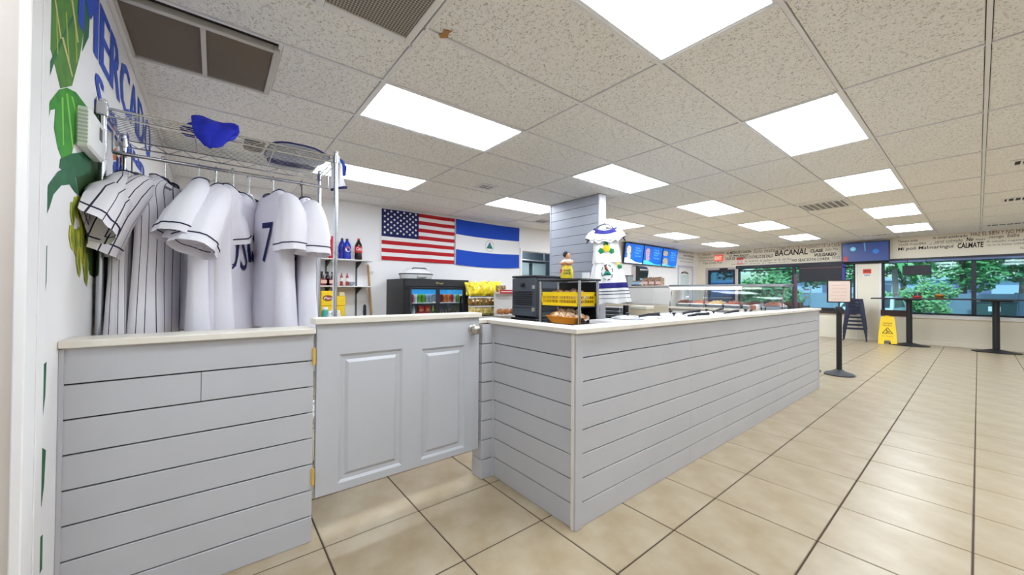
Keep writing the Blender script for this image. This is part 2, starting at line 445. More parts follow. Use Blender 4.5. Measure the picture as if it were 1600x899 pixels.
t = thing('pass_shelf', 'steel kitchen shelf seen through the pass opening beside the flag', 'shelf', (-6.9, 5.7, 0))
MB().box(-.25, -.9, 1.9, .25, .9, 1.93, .004).build('top_shelf', STEEL, t); MB().box(-.25, -.9, 1.52, .25, .9, 1.56, .004).build('lower_shelf', STEEL, t)
MB().box(-.3, -.9, 0, .3, .9, 1.3, .01).build('base_cabinet', KS, t)
for q in (-.62, -.05, .5): MB().box(-.2, q-.22, 1.56, .2, q+.22, 1.86, .01).build('steel_box', mat('pale_steel', (178, 206, 214), .3, .5), t)
for q in (-.88, .86): MB().box(-.02, q-.02, 1.3, .02, q+.02, 2.4).build('upright', STEEL, t)
m_ = MB()
m_.box(X_L, PX0-.05, PZ0-.05, X_L+.02, PX0, PZ1+.05).box(X_L, PX1, PZ0-.05, X_L+.02, PX1+.05, PZ1+.05).box(X_L, PX0, PZ1, X_L+.02, PX1, PZ1+.05).box(X_L-.14, PX0, PZ0-.03, X_L+.06, PX1, PZ0, .004)
struct(m_.build('trim_pass_opening', TRIMW))
# mural wall, the cased edge and the beige wall beyond it
w_m = struct(MB().box(X_L-.14, Y_M-.14, 0, -1.64, Y_M, CEIL+.02).build('wall_mural', WALLW))
w_b = struct(MB().box(-1.76, -4.7, 0, -1.612, Y_M-.001, CEIL+.02).build('wall_beige', BEIGE)); struct(MB().box(-1.76, -4.8, 0, X_R+.1, -4.66, CEIL+.02).build('wall_back', WALLW))
c1 = struct(MB().box(-1.775, Y_M, 0, -1.655, Y_M+.005, CEIL, .002).box(-1.72, Y_M+.004, 0, -1.705, Y_M+.008, CEIL, .002).box(-1.66, Y_M-.012, 0, -1.605, Y_M+.010, CEIL, .003).build('trim_casing', TRIMW))
struct(MB().box(X_L, Y_M, CEIL-.03, -1.64, Y_M+.02, CEIL+.01, .003).box(X_L, Y_M, CEIL-.012, X_L+.02, Y_F, CEIL+.01).build('trim_ceiling', TEE))
# walls out of sight close the room
struct(MB().box(X_R, -4.8, 0, X_R+.14, Y_F+.2, CEIL+.02).build('wall_right', WALLW))
# far wall with exit door and windows
D0, D1, W0, W1, V0, V1 = -5.68, -4.83, -4.76, -1.98, -1.5, 2.2
HEAD, SILL, DH = 2.03, .69, 1.93
wf = MB(); y0, y1 = Y_F, Y_F+.2
wf.box(X_L-.14, y0, 0, D0, y1, CEIL+.02).box(D0, y0, DH, D1, y1, CEIL+.02).box(D1, y0, 0, W0, y1, CEIL+.02)
wf.box(W0, y0, HEAD, W1, y1, CEIL+.02).box(W0, y0, 0, W1, y1, SILL).box(W1, y0, 0, V0, y1, CEIL+.02)
wf.box(V0, y0, HEAD, V1, y1, CEIL+.02).box(V0, y0, 0, V1, y1, SILL).box(V1, y0, 0, X_R, y1, CEIL+.02)
w_far = struct(wf.build('wall_far', CREAM))
struct(MB().box(X_L, Y_F-.012, 0, D0-.06, Y_F, .09, .003).box(D1+.05, Y_F-.012, 0, X_R, Y_F, .09, .003).build('baseboard_far', CREAM))
struct(MB().box(W0-.02, Y_F-.05, SILL-.05, W1+.02, Y_F+.06, SILL+.005, .004).build('trim_sill_door_side', BRONZE))
struct(MB().box(-1.03, Y_F-.07, SILL-.07, V1+.02, Y_F+.06, SILL+.01, .006).build('trim_sill_white', TRIMW))
struct(MB().box(V0-.01, Y_F-.05, SILL-.05, -1.04, Y_F+.06, SILL+.09, .004).build('trim_sill_bronze', BRONZE))
struct(MB().box(-4.8, Y_F-.04, HEAD-.09, X_R, Y_F, HEAD+.0, .006).build('trim_head', FRAME))
struct(MB().box(-1.36, Y_F-.07, HEAD-.10, X_R, Y_F-.038, HEAD-.05, .006).build('trim_head_rail', mat('rail_blue', (96, 112, 146), .4, .5)))
struct(MB().box(W1, Y_F-.02, 0, W1+.035, Y_F+.0, HEAD-.09, .004).box(V0-.04, Y_F-.02, 0, V0, Y_F, HEAD-.09, .004).build('trim_pilaster', TRIMW))
def window(name, x0, x1, z0, z1, mulls, rails, mm=FRAME):
    root = bpy.data.objects.new(name, None); COL.objects.link(root); root.location = (x0, Y_F+.08, z0); struct(root)
    w, h = x1-x0, z1-z0; f = .05
    m_ = MB().box(0, -.03, 0, f, .03, h, .004).box(w-f, -.03, 0, w, .03, h, .004).box(f, -.03, 0, w-f, .03, f, .004).box(f, -.03, h-f, w-f, .03, h, .004)
    m_.build('frame', mm, root)
    for q in mulls: MB().box(q-x0-.035, -.08, f, q-x0+.035, .03, h-f, .004).build('mullion', mm, root)
    for q in rails: MB().box(f, -.025, q-z0-.02, w-f, .025, q-z0+.02, .003).build('rail', mm, root)
    xs = [x0]+list(mulls)+[x1]
    for a, b in zip(xs[:-1], xs[1:]):
        MB().box(a-x0+.03, -.004, .03, b-x0-.03, .004, h-.03).build('pane', GLASS, root)
    return root
window('window_1', W0, W1, SILL, HEAD-.05, [-3.3], [1.87])
window('window_2', V0, V1, SILL, HEAD-.05, [-.06, 1.2], [])
# glass exit door under the exit sign
d = bpy.data.objects.new('door_1', None); COL.objects.link(d); d.location = (D0, Y_F+.06, 0); struct(d); w = D1-D0
MB().box(0, -.03, 0, .07, .03, DH, .004).box(w-.07, -.03, 0, w, .03, DH, .004).box(.07, -.03, DH-.08, w-.07, .03, DH, .004).box(.07, -.03, 0, w-.07, .03, .2, .004).build('frame', FRAME, d)
MB().box(.06, -.004, .18, w-.06, .004, DH-.06).build('pane', glass_mat('tinted_glass', (120, 170, 200), .05), d)
MB().box(.1, -.07, 1.0, w-.1, -.045, 1.03, .006).box(.1, -.05, 1.0, .13, -.03, 1.03).box(w-.13, -.05, 1.0, w-.1, -.03, 1.03).build('push_bar', STEEL, d)
MB().box(w*.45, -.09, DH+.0, w*.75, -.04, DH+.05, .005).build('door_closer', SOFTBLK, d)
struct(MB().box(D0-.06, Y_F-.02, 0, D0, Y_F, DH+.07, .004).box(D1, Y_F-.02, 0, D1+.05, Y_F, DH+.07, .004).box(D0, Y_F-.02, DH, D1, Y_F, DH+.07, .004).build('trim_exit_door', mat('trim_grey', (190, 182, 184), .5)))
# white door with a window in the rear wall
d = bpy.data.objects.new('door_2', None); COL.objects.link(d); d.location = (X_L, 11.62, 0); struct(d)
m_ = MB().box(-.06, 0, 0, -.02, .88, 1.15).box(-.06, 0, 1.75, -.02, .88, 2.0).box(-.06, 0, 1.15, -.02, .16, 1.75).box(-.06, .72, 1.15, -.02, .88, 1.75)
m_.build('slab', WHITE, d)
MB().box(-.045, .16, 1.15, -.035, .72, 1.75).build('pane', mat('lit_pane', (222, 236, 236), .2), d)
MB().tube([(-.018, .2+.48*q/10, 1.80+.06*sin(PI*q/10)) for q in range(11)]+[(-.018, .68-.48*q/10, 1.80-.0+.02*sin(PI*q/10)) for q in range(11)], .012, 6).build('arched_mark', SOFTBLK, d)
m_ = MB().box(0, -.06, 0, .02, 0, 2.06).box(0, .88, 0, .02, .94, 2.06).box(0, 0, 2.0, .02, .88, 2.06); m_.build('door_casing', mat('casing_lilac', (206, 202, 218), .5), d)
MB().lathe([(.03, 0), (.03, .02), (.02, .05)], 12, (-.02, .8, 1.0)).build('handle', STEEL, d)

# ------------------------------------------------------------------ lettering on the far wall and the rear wall
GREYINK = mat('grey_ink', (122, 116, 116), .8)
def wall_line(body, px0, px1, py, hpx, ink=INK, shear=0, bold=0, rear=False):
    ax, val = (0, X_L) if rear else (1, Y_F)
    a = at(px0, py, ax, val); b = at(px1, py, ax, val); c = at((px0+px1)/2, py, ax, val)
    top = at((px0+px1)/2, py-hpx, ax, val); h = top.z-c.z; z = c.z
    if rear:
        fn = lambda u, v: (X_L+.0015, a.y+u, z+v); w = b.y-a.y
    else:
        fn = lambda u, v: (a.x+u, Y_F-.0015, z+v); w = b.x-a.x
    text(MB(), body, fn, w, h, shear, bold).build('lettering', ink, w_left if rear else w_far, flip=False)
"""rows: text, left px, right px, base py at mid, height px"""
for r in [('COBRA DE LA CALLE ENSERIADO DE LA CASA', 1214, 1312, 388.5, 5.5, GREYINK, 0, 0), ('BACANAL', 1211, 1262, 399, 9, INK, .1, .02), ('CLASE', 1266, 1286, 394.5, 5, INK, .1, .04), ('VULGAREO', 1272, 1307, 400.5, 5, INK, .1, .04),
          ('Solo Mia', 1290, 1309, 391.5, 4, GREYINK, .2, 0), ('NO SEAS SOTA COREA', 1237, 1296, 408, 4.4, INK, .1, .02), ('VIDO', 1300, 1312, 404.5, 4.5, GREYINK, .2, 0),
          ('Solo mate', 1177, 1211, 395, 6, GREYINK, .2, .0), ('como se siente', 1180, 1213, 388.5, 3, GREYINK, .1, 0), ('AL MEDIA DE CUADRA', 1135, 1174, 396.5, 4.2, INK, .1, .02), ('se deja buscar', 1139, 1171, 401, 3.2, INK, .1, .03), ('CASA DE', 1133, 1149, 406.5, 4.3, INK, .1, .02),
          ('HERRERO CUCHILLO DE PALO', 1151, 1208, 404, 4.8, INK, .1, .02), ('la suerte al saber ni la dicha', 1164, 1236, 408.5, 4, GREYINK, .2, 0), ('es todo para el que sabe', 1143, 1234, 412.5, 2.4, GREYINK, .1, 0),
          ('Corazon', 1115, 1132, 397.5, 5, GREYINK, .1, 0), ('Oracion', 1098, 1111, 399.5, 4, GREYINK, .1, 0), ('Que pais por tanto', 1094, 1115, 405, 4, GREYINK, .1, 0), ('la noche del pueblo', 1093, 1117, 409, 3, GREYINK, .1, 0), ('Oye Chela Fina', 1099, 1128, 413.5, 4.5, INK, .1, .0),
          ('Tiempo todo', 1403, 1434, 379.5, 4.5, INK, .15, .01), ('CLASE YUQUERA', 1404, 1447, 384, 4, INK, .1, 0), ('A caval quebrado', 1457, 1512, 373, 4.5, INK, .15, .01), ('caval colmado', 1461, 1504, 378.5, 4, INK, .15, 0), ('el que no tiene nada', 1452, 1506, 381.5, 2.6, GREYINK, .1, 0),
          ('HAZ EL BIEN Y NO MIRES', 1517, 1610, 366, 6, mat('brown_ink', (98, 64, 48), .8), .05, .0), ('No', 1510, 1521, 377, 6, INK, .15, .03), ('dejas', 1524, 1539, 376.5, 4, INK, .1, 0), ('recoge', 1546, 1568, 373.5, 4.5, INK, .15, 0), ('baba', 1574, 1593, 370.5, 6, INK, .15, 0),
          ('Mi poli Malmaringui', 1403, 1490, 391, 6.5, INK, .1, .01), ('CALMATE', 1496, 1537, 387.5, 8.5, INK, .1, .03), ('A caballo regalado', 1541, 1605, 378.5, 4, GREYINK, .1, 0), ('no se le busca colmillo', 1542, 1606, 383, 3.5, GREYINK, .1, 0),
          ('CUANDO EL RIO SUENA ES PORQUE PIEDRAS TRAE', 1403, 1586, 395, 5.2, INK, .1, .01), ('NADA', 1594, 1612, 389, 4, GREYINK, .1, 0)]:
    wall_line(*r)
for r in [('PENSAR DE TODO', 1061, 1084, 396.5, 2.8, GREYINK, 0, .0, True), ('NO DUDES', 1068, 1084, 402, 3, INK, 0, .02, True), ('CALMA CHICHA', 1059, 1083, 406, 3, GREYINK, 0, 0, True), ('poco a poco', 1063, 1083, 411, 2.4, GREYINK, 0, 0, True)]:
    wall_line(*r)

# ------------------------------------------------------------------ painted mural
def mz(px, py):
    p = at(px, py, 1, Y_M); return (p.x, p.z)
def mural(name, pts, m_, lift=.001, meters=False):
    q = pts if meters else [mz(*p) for p in pts]
    return MB().prism(q, lambda u, v, w: (u, Y_M+lift-.0008+w, v), .0008).build(name, m_, w_m)
def letters(body, x0, x1, z0, z1, m_, bold=.03, shear=0):
    # the wall faces +Y, so the words run towards -X
    b_ = MB()
    for k in range(5):      # overlapping strokes give the fat brush lettering
        text(b_, body, lambda u, v: (x0-u-.009*k, Y_M+.0022+.0001*k, z0+v), x0-x1-.036, z1-z0, shear, bold)
    b_.build('mural_lettering', m_, w_m, flip=False)
letters('MERCADO', -2.07, -4.02, 2.15, 2.425, BLUE, 0)
letters('San', -2.32, -2.78, 1.93, 2.1, BLUE, 0); letters('Juan', -2.98, -3.72, 1.93, 2.07, BLUE, 0); letters('de la', -2.7, -3.2, 1.74, 1.86, BLUE, 0)
G1 = mat('leaf_green', (86, 142, 44), .7, noise=(14, (58, 110, 40), .25)); G2 = mat('leaf_dark', (36, 112, 70), .7, noise=(16, (24, 84, 52), .25))
G3 = mat('leaf_bright', (70, 168, 40), .7, noise=(10, (22, 104, 40), .25)); GV = mat('leaf_vein', (196, 190, 130), .7)
GY = mat('banana_green', (176, 176, 40), .7, noise=(18, (98, 122, 30), .3)); GY2 = mat('banana_yellow', (206, 200, 60), .7, noise=(18, (140, 156, 40), .3)); GD = mat('banana_dark', (40, 74, 28), .7)
mural('mural_leaf', [(76, -30), (75, 0), (74, 60), (83, 92), (94, 138), (112, 134), (124, 88), (131, 48), (124, 0), (120, -30)], G1)
mural('mural_leaf', [(124, -30), (120, 20), (131, 50), (128, 80), (138, 58), (141, 0), (142, -30)], G2, .0012)
mural('mural_leaf', [(113, 24), (95, 60), (72, 108), (72, 134), (84, 96), (99, 60), (114, 30)], G2, .0016)
for a in ([(81, -20), (93, 60), (95, 60), (83, -20)], [(107, -20), (120, 66), (122, 66), (110, -20)], [(95, 58), (111, 120), (113, 120), (98, 58)]): mural('mural_vein', a, GV, .002)
mural('mural_leaf', [(92, 140), (78, 158), (71, 184), (71, 202), (78, 172), (86, 170), (84, 200), (90, 232), (100, 258), (110, 250), (114, 226), (140, 225), (142, 190), (136, 168), (118, 144), (104, 137)], G3, .0014)
for a in ([(102, 146), (112, 232), (114, 232), (105, 146)], [(110, 150), (128, 222), (130, 222), (113, 151)], [(95, 152), (97, 226), (99, 228), (98, 152)]): mural('mural_stroke', a, mat('leaf_light', (128, 200, 70), .7), .0017)
for a in ([(86, 10), (88, 84), (90, 84), (88, 10)], [(101, 20), (106, 100), (108, 98), (103, 16)], [(116, 40), (118, 100), (120, 96), (118, 40)]): mural('mural_stroke', a, mat('leaf_olive', (150, 170, 60), .7), .0017)
mural('mural_leaf', [(94, 248), (92, 262), (112, 278), (140, 272), (142, 236), (112, 240)], G2, .0018)
mural('mural_leaf', [(70, 338), (74, 290), (90, 268), (104, 262), (116, 275), (122, 305), (116, 300), (108, 288), (94, 290), (82, 304), (76, 324)], G2, .0022)
mural('mural_stalk', [(118, 276), (126, 320), (130, 380), (140, 430), (160, 440), (166, 300), (150, 150), (143, 200), (141, 260)], GD, .001)
for k, (bx, by, s) in enumerate([(118, 308, 34), (113, 316, 40), (123, 306, 42), (127, 322, 46), (111, 352, 40), (117, 358, 44), (124, 356, 46), (129, 372, 44), (122, 386, 48), (133, 396, 52), (128, 330, 44)]):
    mural('mural_banana', [(bx-3, by), (bx-4.6, by+s*.4), (bx-1.5, by+s*.85), (bx+1, by+s), (bx+3, by+s*.7), (bx+4, by+s*.3), (bx+2, by)], GY if k % 2 else GY2, .0016+.0002*k)
    mural('mural_stroke', [(bx-.6, by+2), (bx-1.2, by+s*.5), (bx+.6, by+s*.9), (bx+.3, by+s*.5)], GD, .0018+.0002*k)
for a in ([(71, 386), (73, 384), (72, 440), (69, 466)], [(66, 572), (72, 566), (70, 620), (65, 660)], [(65, 700), (71, 704), (68, 760), (64, 792)], [(61, 842), (66, 836), (65, 890), (61, 898)]): mural('mural_fleck', a, G2)
for a in ([(174, 205), (177, 188), (179, 205), (178, 226), (174, 226)], [(176, 236), (181, 230), (182, 250), (177, 250)]): mural('mural_flame', a, mat('mural_orange', (226, 120, 40), .7))
t = thing('thermostat', 'white wall thermostat box on the painted plant of the mural', 'thermostat', (-2.17, Y_M, 1.77))
MB().box(-.115, 0, -.075, .115, .04, .075, .008).build('case', WHITE, t)
MB().box(-.06, .04, -.005, -.02, .0415, .045).build('display', mat('display_dark', (90, 92, 96), .4), t)
for q in range(9): MB().box(.114, .008, -.06+.014*q, .1165, .034, -.053+.014*q).build('vent_slot', mat('slot_grey2', (212, 212, 213), .6), t)

# ------------------------------------------------------------------ half wall, half door, long counter
PZ = [0, .118, .238, .358, .478, .598, .718, .838, .962]      # plank joints
def planks(root, fn, u0, u1, z1=None, gap=.005, split=None):
    """shiplap boards as parts; fn(u0,u1,z0,z1) -> box corners"""
    zs = PZ[:-1]+[z1 or PZ[-1]]
    for k in range(8):
        us = [(u0, u1)]
        if split and k in split: us = [(u0, split[k]-.0008), (split[k]+.0008, u1)]
        for a, b in us:
            MB().box(*fn(a, b, zs[k]+(gap if k else .001), zs[k+1]-.0005), c=.0015).build('plank', GREY, root)
t = thing('half_wall', 'grey shiplap half wall with white cap, left of the half door below the jerseys', 'counter', (-1.935, -.02, 0))
planks(t, lambda a, b, z0, z1: (-.012, a, z0, 0, b, z1), -.388, .382, .965, split={6: -.02})
MB().box(-.11, -.388, 0, -.0125, .382, .96).build('core', DARK, t)
MB().box(-.115, .36, 0, -.012, .383, .962, .002).build('end_board', GREY, t)
MB().box(-.15, -.389, .966, .022, .388, .992, .003).build('cap', CAPW, t)
MB().box(-.0, -.389, .0, .006, -.378, .962).build('edge_trim', GREY, t)

t = thing('half_door', 'grey half height door with two raised panels and round steel knob', 'door', (-1.938, .37, 0))
W_ = .915; B0, B1 = .195, 1.008
def raised(mb, y0, y1, z0, z1):
    """a sunk moulding with a raised field, on the +x face"""
    st = [(0, 0), (.012, -.010), (.02, -.010), (.03, -.012), (.045, -.002), (.05, -.002)]
    V = []
    for o_, d_ in st: V += [(d_, y0+o_, z0+o_), (d_, y1-o_, z0+o_), (d_, y1-o_, z1-o_), (d_, y0+o_, z1-o_)]
    F = []
    for k in range(len(st)-1):
        for q in range(4): F.append((k*4+q, k*4+(q+1)%4, k*4+4+(q+1)%4, k*4+4+q))
    k = (len(st)-1)*4; F.append((k, k+1, k+2, k+3))
    mb.add(V, F)
p1 = (.105, .425, .232, .858); p2 = (.535, .815, .228, .845)
m_ = MB()
D = -.035
ys = [.006, p1[0], p1[1], p2[0], p2[1], W_]
m_.box(D, ys[0], B0, 0, ys[1], B1).box(D, ys[2], B0, 0, ys[3], B1).box(D, ys[4], B0, 0, ys[5], B1)
for q in (p1, p2): m_.box(D, q[0], B0, 0, q[1], q[2]).box(D, q[0], q[3], 0, q[1], B1).box(D, q[0], q[2], -.03, q[1], q[3], mi=0)
DOORG = mat('door_paint', (192, 193, 198), .35)
m_.build('slab', DOORG, t)
for q in (p1, p2):
    b_ = MB(); raised(b_, *q); b_.build('panel', DOORG, t)
MB().box(-.10, -.006, B1, .018, W_+.012, B1+.028, .003).build('ledge', CAPW, t)
for z in (.30, .86):
    h = MB().cyl((.006, -.006, z-.035), (.006, -.006, z+.035), .0075, n=10).box(.0032, -.013, z-.035, .005, -.006, z+.035).build('hinge', BRASS, t, 40)
    MB().cyl((.006, -.006, z+.035), (.006, -.006, z+.041), .005, n=8).cyl((.006, -.006, z-.041), (.006, -.006, z-.035), .005, n=8).build('hinge_pin', BRASS, h, 40)
kx = Matrix.Rotation(PI/2, 3, 'Y')
def lathe_x(prof, c, n=20):
    m_ = MB()
    V = []; F = []
    for r, x in prof:
        for k in range(n):
            a = 2*PI*k/n; V.append((c[0]+x, c[1]+r*cos(a), c[2]+r*sin(a)))
    for i in range(len(prof)-1):
        for k in range(n): F.append((i*n+k, i*n+(k+1)%n, (i+1)*n+(k+1)%n, (i+1)*n+k))
    F.append(tuple(range(n))); F.append(tuple((len(prof)-1)*n+k for k in range(n)))
    return m_.add(V, F)
NICKEL = mat('nickel', (204, 198, 190), .25, 1)
kn = lathe_x([(.011, 0), (.012, .02), (.022, .028), (.027, .04), (.026, .052), (.017, .06), (.006, .062)], (0, .868, .935)).build('knob', NICKEL, t, 40)
lathe_x([(.032, -.001), (.032, .004), (.024, .008), (.012, .009)], (0, .868, .935)).build('rosette', NICKEL, kn, 40)
MB().box(-.028, W_, .91, -.008, W_+.012, .96, .002).build('latch', BRASS, t)

t = thing('service_counter', 'long grey shiplap counter with white top, right of the half door', 'counter', (-1.234, 1.39, 0))
L = 4.47
planks(t, lambda a, b, z0, z1: (-.012, a, z0, 0, b, z1), .045, L-.03, split={k: [1.17, 2.95][k % 2] for k in range(8)})
planks(t, lambda a, b, z0, z1: (a, 0, z0, b, .012, z1), -.690, -.022)
m_ = MB().box(-.022, -.008, 0, .008, .045, .962, .002); m_.build('corner_trim', GREY, t)
MB().box(-.022, -.012, 0, -.004, -.002, .962, .002).build('corner_strip', CAPW, t)
MB().box(-.06, L-.03, 0, .006, L, .962, .003).build('end_trim', GREY, t)
MB().box(-.10, .0125, 0, -.0125, L-.03, .958).box(-.69, .0125, 0, -.1, .10, .958).build('core', DARK, t)
MB().box(-.13, -.022, .964, .022, 2.2, .990, .003).box(-.13, 2.2, .964, .022, L+.01, .990, .003).box(-.735, -.022, .964, -.13, .115, .990, .003).build('cap', CAPW, t)
# the door post at the end of the short leg
planks(t, lambda a, b, z0, z1: (-.704, a, z0, -.692, b, z1), -.075, -.001)
planks(t, lambda a, b, z0, z1: (a, -.087, z0, b, -.075, z1), -.80, -.692)
MB().box(-.80, -.0748, 0, -.7045, .1, .958).build('post_core', DARK, t)
MB().box(-.82, -.095, .964, -.735, .115, .990, .003).build('post_cap', CAPW, t)
MB().box(-.70, -.006, 0, -.685, .002, .962, .002).build('inner_trim', GREY, t)

# ------------------------------------------------------------------ wire rack with jerseys
XF, XB, YA, YB = -2.35, -2.80, -.388, .547
RZ = 1.965
rk = thing('wire_rack', 'chrome wire shelf rack behind the half wall, carrying jerseys and folded cloth', 'rack', ((XF+XB)/2, (YA+YB)/2, 0))
cx, cy = (XF+XB)/2, (YA+YB)/2
hx, hy = (XF-XB)/2, (YB-YA)/2
ps = [(hx, -hy), (hx, hy), (-hx, -hy), (-hx, hy)]
pm_ = MB()
pm_.cyl((0, 0, .02), (0, 0, RZ+.01), .0125, n=12)
for q in range(3, 75): pm_.cyl((0, 0, q*.0254), (0, 0, q*.0254+.003), .0136, n=10, cap=False)
post = pm_.mesh('post', CHROME, 40)
footm = MB().lathe([(.018, 0), (.02, .01), (.012, .03)], 12).mesh('foot', SOFTBLK, 40)
capm = MB().lathe([(.013, 0), (.014, .006), (.008, .012)], 12).mesh('post_cap', mat('grey_plastic', (200, 200, 202), .4), 40)
for x, y in ps:
    o = put('post', post, rk, (x, y, 0)); put('foot', footm, o, (0, 0, 0)); put('post_cap', capm, o, (0, 0, RZ+.01))
def shelf(z):
    m_ = MB(); r = .003
    for s in (-1, 1):
        m_.cyl((s*hx, -hy, z), (s*hx, hy, z), r*1.3, n=6).cyl((s*hx, -hy, z-.035), (s*hx, hy, z-.035), r*1.3, n=6)
        m_.cyl((-hx, s*hy, z), (hx, s*hy, z), r*1.3, n=6).cyl((-hx, s*hy, z-.035), (hx, s*hy, z-.035), r*1.3, n=6)
        n = 16; m_.tube([(s*hx, -hy+2*hy*k/n, z-(.035 if k % 2 else 0)) for k in range(n+1)], r*.8, 5)
        n = 8; m_.tube([(-hx+2*hx*k/n, s*hy, z-(.035 if k % 2 else 0)) for k in range(n+1)], r*.8, 5)
    n = 17
    for k in range(1, n): m_.cyl((-hx+2*hx*k/n, -hy, z+.002), (-hx+2*hx*k/n, hy, z+.002), r*.6, n=5)
    for y in (-hy*.36, hy*.36): m_.tube([(-hx, y, z-.002), (hx, y, z-.002)], r, 5)
    m_.build('wire_shelf', CHROME, rk, 40)
    m2 = MB()
    for x, y in ps: m2.lathe([(.019, -.038), (.0175, .004)], 12, (x, y, z))
    m2.build('collar', CHROME, rk, 40)
shelf(RZ-.012); shelf(.42)
RODX, RODZ = -2.55, 1.815
m_ = MB().cyl((RODX-cx, -hy, RODZ), (RODX-cx, hy, RODZ), .009, n=12)
for s in (-1, 1): m_.tube([(RODX-cx, s*hy, RODZ), (RODX-cx, s*hy, RZ-.05)], .005, 6)
m_.build('hang_rod', CHROME, rk, 40)
MB().box(.017+hx-.01, -hy-.02, RZ-.05, .03+hx-.01, -hy+.015, RZ+.005, .004).build('corner_bracket', mat('grey_plastic', (200, 200, 202), .4), rk)

JW = mat('jersey_white', (240, 237, 246), .85, bump=(9, .15))
JP = striped('jersey_pinstripe', (238, 234, 240), (40, 40, 62), .048, .0045)
PIPE = mat('piping_navy', (36, 38, 70), .8)
def sup(t, e=.75):
    c, s = cos(t), sin(t)
    return math.copysign(abs(c)**e, c), math.copysign(abs(s)**e, s)
def jersey(label, x, y, rz, cloth, seed, zt=-.10, w=.235, dep=.055, sway=0, sl=.36, front='7', group='white jerseys hanging on the rack', spread=.05, length=.78, kind='white', lean=0):
    sg = 1 if cos(rz) > 0 else -1
    sway *= sg
    def clampy(p):
        lim = (Y_M+.012-y-p[0]*sin(rz))/cos(rz)
        return (p[0], max(p[1], lim) if sg > 0 else min(p[1], lim), p[2])
    """a short sleeved button jersey on a hanger; local x runs shoulder to shoulder, -y is the front"""
    R = random.Random(seed)
    t = thing('jersey', label, 'jersey', (x, y, RODZ-.012), rz, group)
    ph = [R.uniform(0, 6) for _ in range(4)]
    prof = [(-.004, .078, .040), (-.02, .095, .042), (-.045, .15, .042), (-.075, w*.86, .046), (-.11, w*.93, dep), (-.2, w*.9, dep*1.15), (-.34, w*.9, dep*1.1), (-.5, w*.95, dep*1.1), (-.64, w*1.0, dep*1.2), (-length, w*1.05, dep*1.3)]
    def section(f):
        k = f*(len(prof)-1); i = min(int(k), len(prof)-2); a = k-i
        return [prof[i][q]*(1-a)+prof[i+1][q]*a for q in range(3)]
    N = 44
    def surf(th, f):
        z, hw, hd = section(f)
        c, s = sup(th)
        fold = (sin(th*3+ph[0])*.30+sin(th*5+ph[1]+f*1.5)*.22+sin(th*9+ph[2])*.10)*max(0, f-.25)*1.35
        yy = hd*s*(1+fold)+.010*fold
        xx = hw*c*(1+.10*fold)
        zz = z+zt
        if s < 0: zz -= .085*(1-min(1, abs(xx)/.10)) * max(0, 1-f*5)*(-s)
        yy += lean*max(0, -z)
        return clampy((xx, yy, zz))
    M_ = 26
    b = MB(); b.grid(lambda i, j: surf(2*PI*i/N, (j/M_)**.8), N, M_, True)
    b.uv = [(hwu(2*PI*(k % N)/N, w), b.v[k][2]) for k in range(len(b.v))]
    b.build('body', cloth, t, 60)
    ring = [surf(2*PI*i/24, 0) for i in range(25)]
    MB().tube(ring, .0045, 6).build('collar_piping', PIPE, t, 60)
    for s in (-1, 1):
        ctr = [Vector((s*(w*.60), 0, zt-.075)), Vector((s*(w*.86), 0, zt-.10)), Vector((s*(w*1.08), sway*.25, zt-.17)), Vector((s*(w*1.18+spread*.5), sway*.6, zt-.10-sl*.55)), Vector((s*(w*1.22+spread), sway, zt-.10-sl))]
        rr = [(.050, .030), (.075, .048), (.092, .064), (.10, .076), (.105, .086)]
        n = 28; V = []; U = []
        NS = 12
        for j in range(NS+1):
            k = j/NS*(len(ctr)-1); i = min(int(k), len(ctr)-2); a = k-i; a2 = a*a*(3-2*a)*.5+a*.5
            c = ctr[i].lerp(ctr[i+1], a2); ra = rr[i][0]*(1-a)+rr[i+1][0]*a; rb = rr[i][1]*(1-a)+rr[i+1][1]*a
            d = (ctr[i+1]-ctr[i]).normalized()
            u_ = Vector((d.z, 0, -d.x)).normalized()      # across the sleeve, in the plane of the garment
            v_ = d.cross(u_).normalized()
            for q in range(n):
                th = 2*PI*q/n; cs, sn = sup(th, .85)
                fo = 1+.10*sin(th*3+ph[1]+s)*j/NS+.05*sin(th*7+ph[3])*j/NS
                V.append(clampy(tuple(c+u_*cs*ra*fo*.8+v_*sn*rb*fo))); U.append((th*.08, j/NS*.3))
        F = [(j*n+q, j*n+(q+1) % n, (j+1)*n+(q+1) % n, (j+1)*n+q) for j in range(NS) for q in range(n)]
        b = MB(); b.add(V, F); b.uv = U
        sv = b.build('sleeve', cloth, t, 60)
        j = NS-1
        MB().tube([(Vector(V[j*n+q % n])-Vector(V[(j-1)*n+q % n]))*.0+Vector(V[j*n+q % n])*1.0+(Vector(V[j*n+q % n])-sum((Vector(V[j*n+z]) for z in range(n)), Vector())/n).normalized()*.0015 for q in range(n+1)], .0032, 5).build('cuff_piping', PIPE, sv, 60)
    if front:
        body, x0, x1, z0, z1 = front
        m_ = MB()
        def fr(u, v):
            X, Z = x0+u, z0+v
            # front surface at this height
            f = .5; best = None
            for q in range(60):
                ff = q/59; zz = section(ff)[0]
                if best is None or abs(zz-Z) < best[0]: best = (abs(zz-Z), ff)
            ff = best[1]; hw = section(ff)[1]
            tt = -math.acos(max(-1, min(1, math.copysign(abs(min(1, abs(X)/hw))**(1/.75), X))))
            p = surf(tt, ff); return (X, p[1]-.004, Z+zt)
        if kind == 'row':
            text(m_, body, fr, x1-x0, z1-z0, .15, .03)
        else: text(m_, body, fr, x1-x0, z1-z0, .08, .0)
        m_.build('number', NAVY, t, flip=False)
    return t
def hwu(th, w):
    return th*w*.62
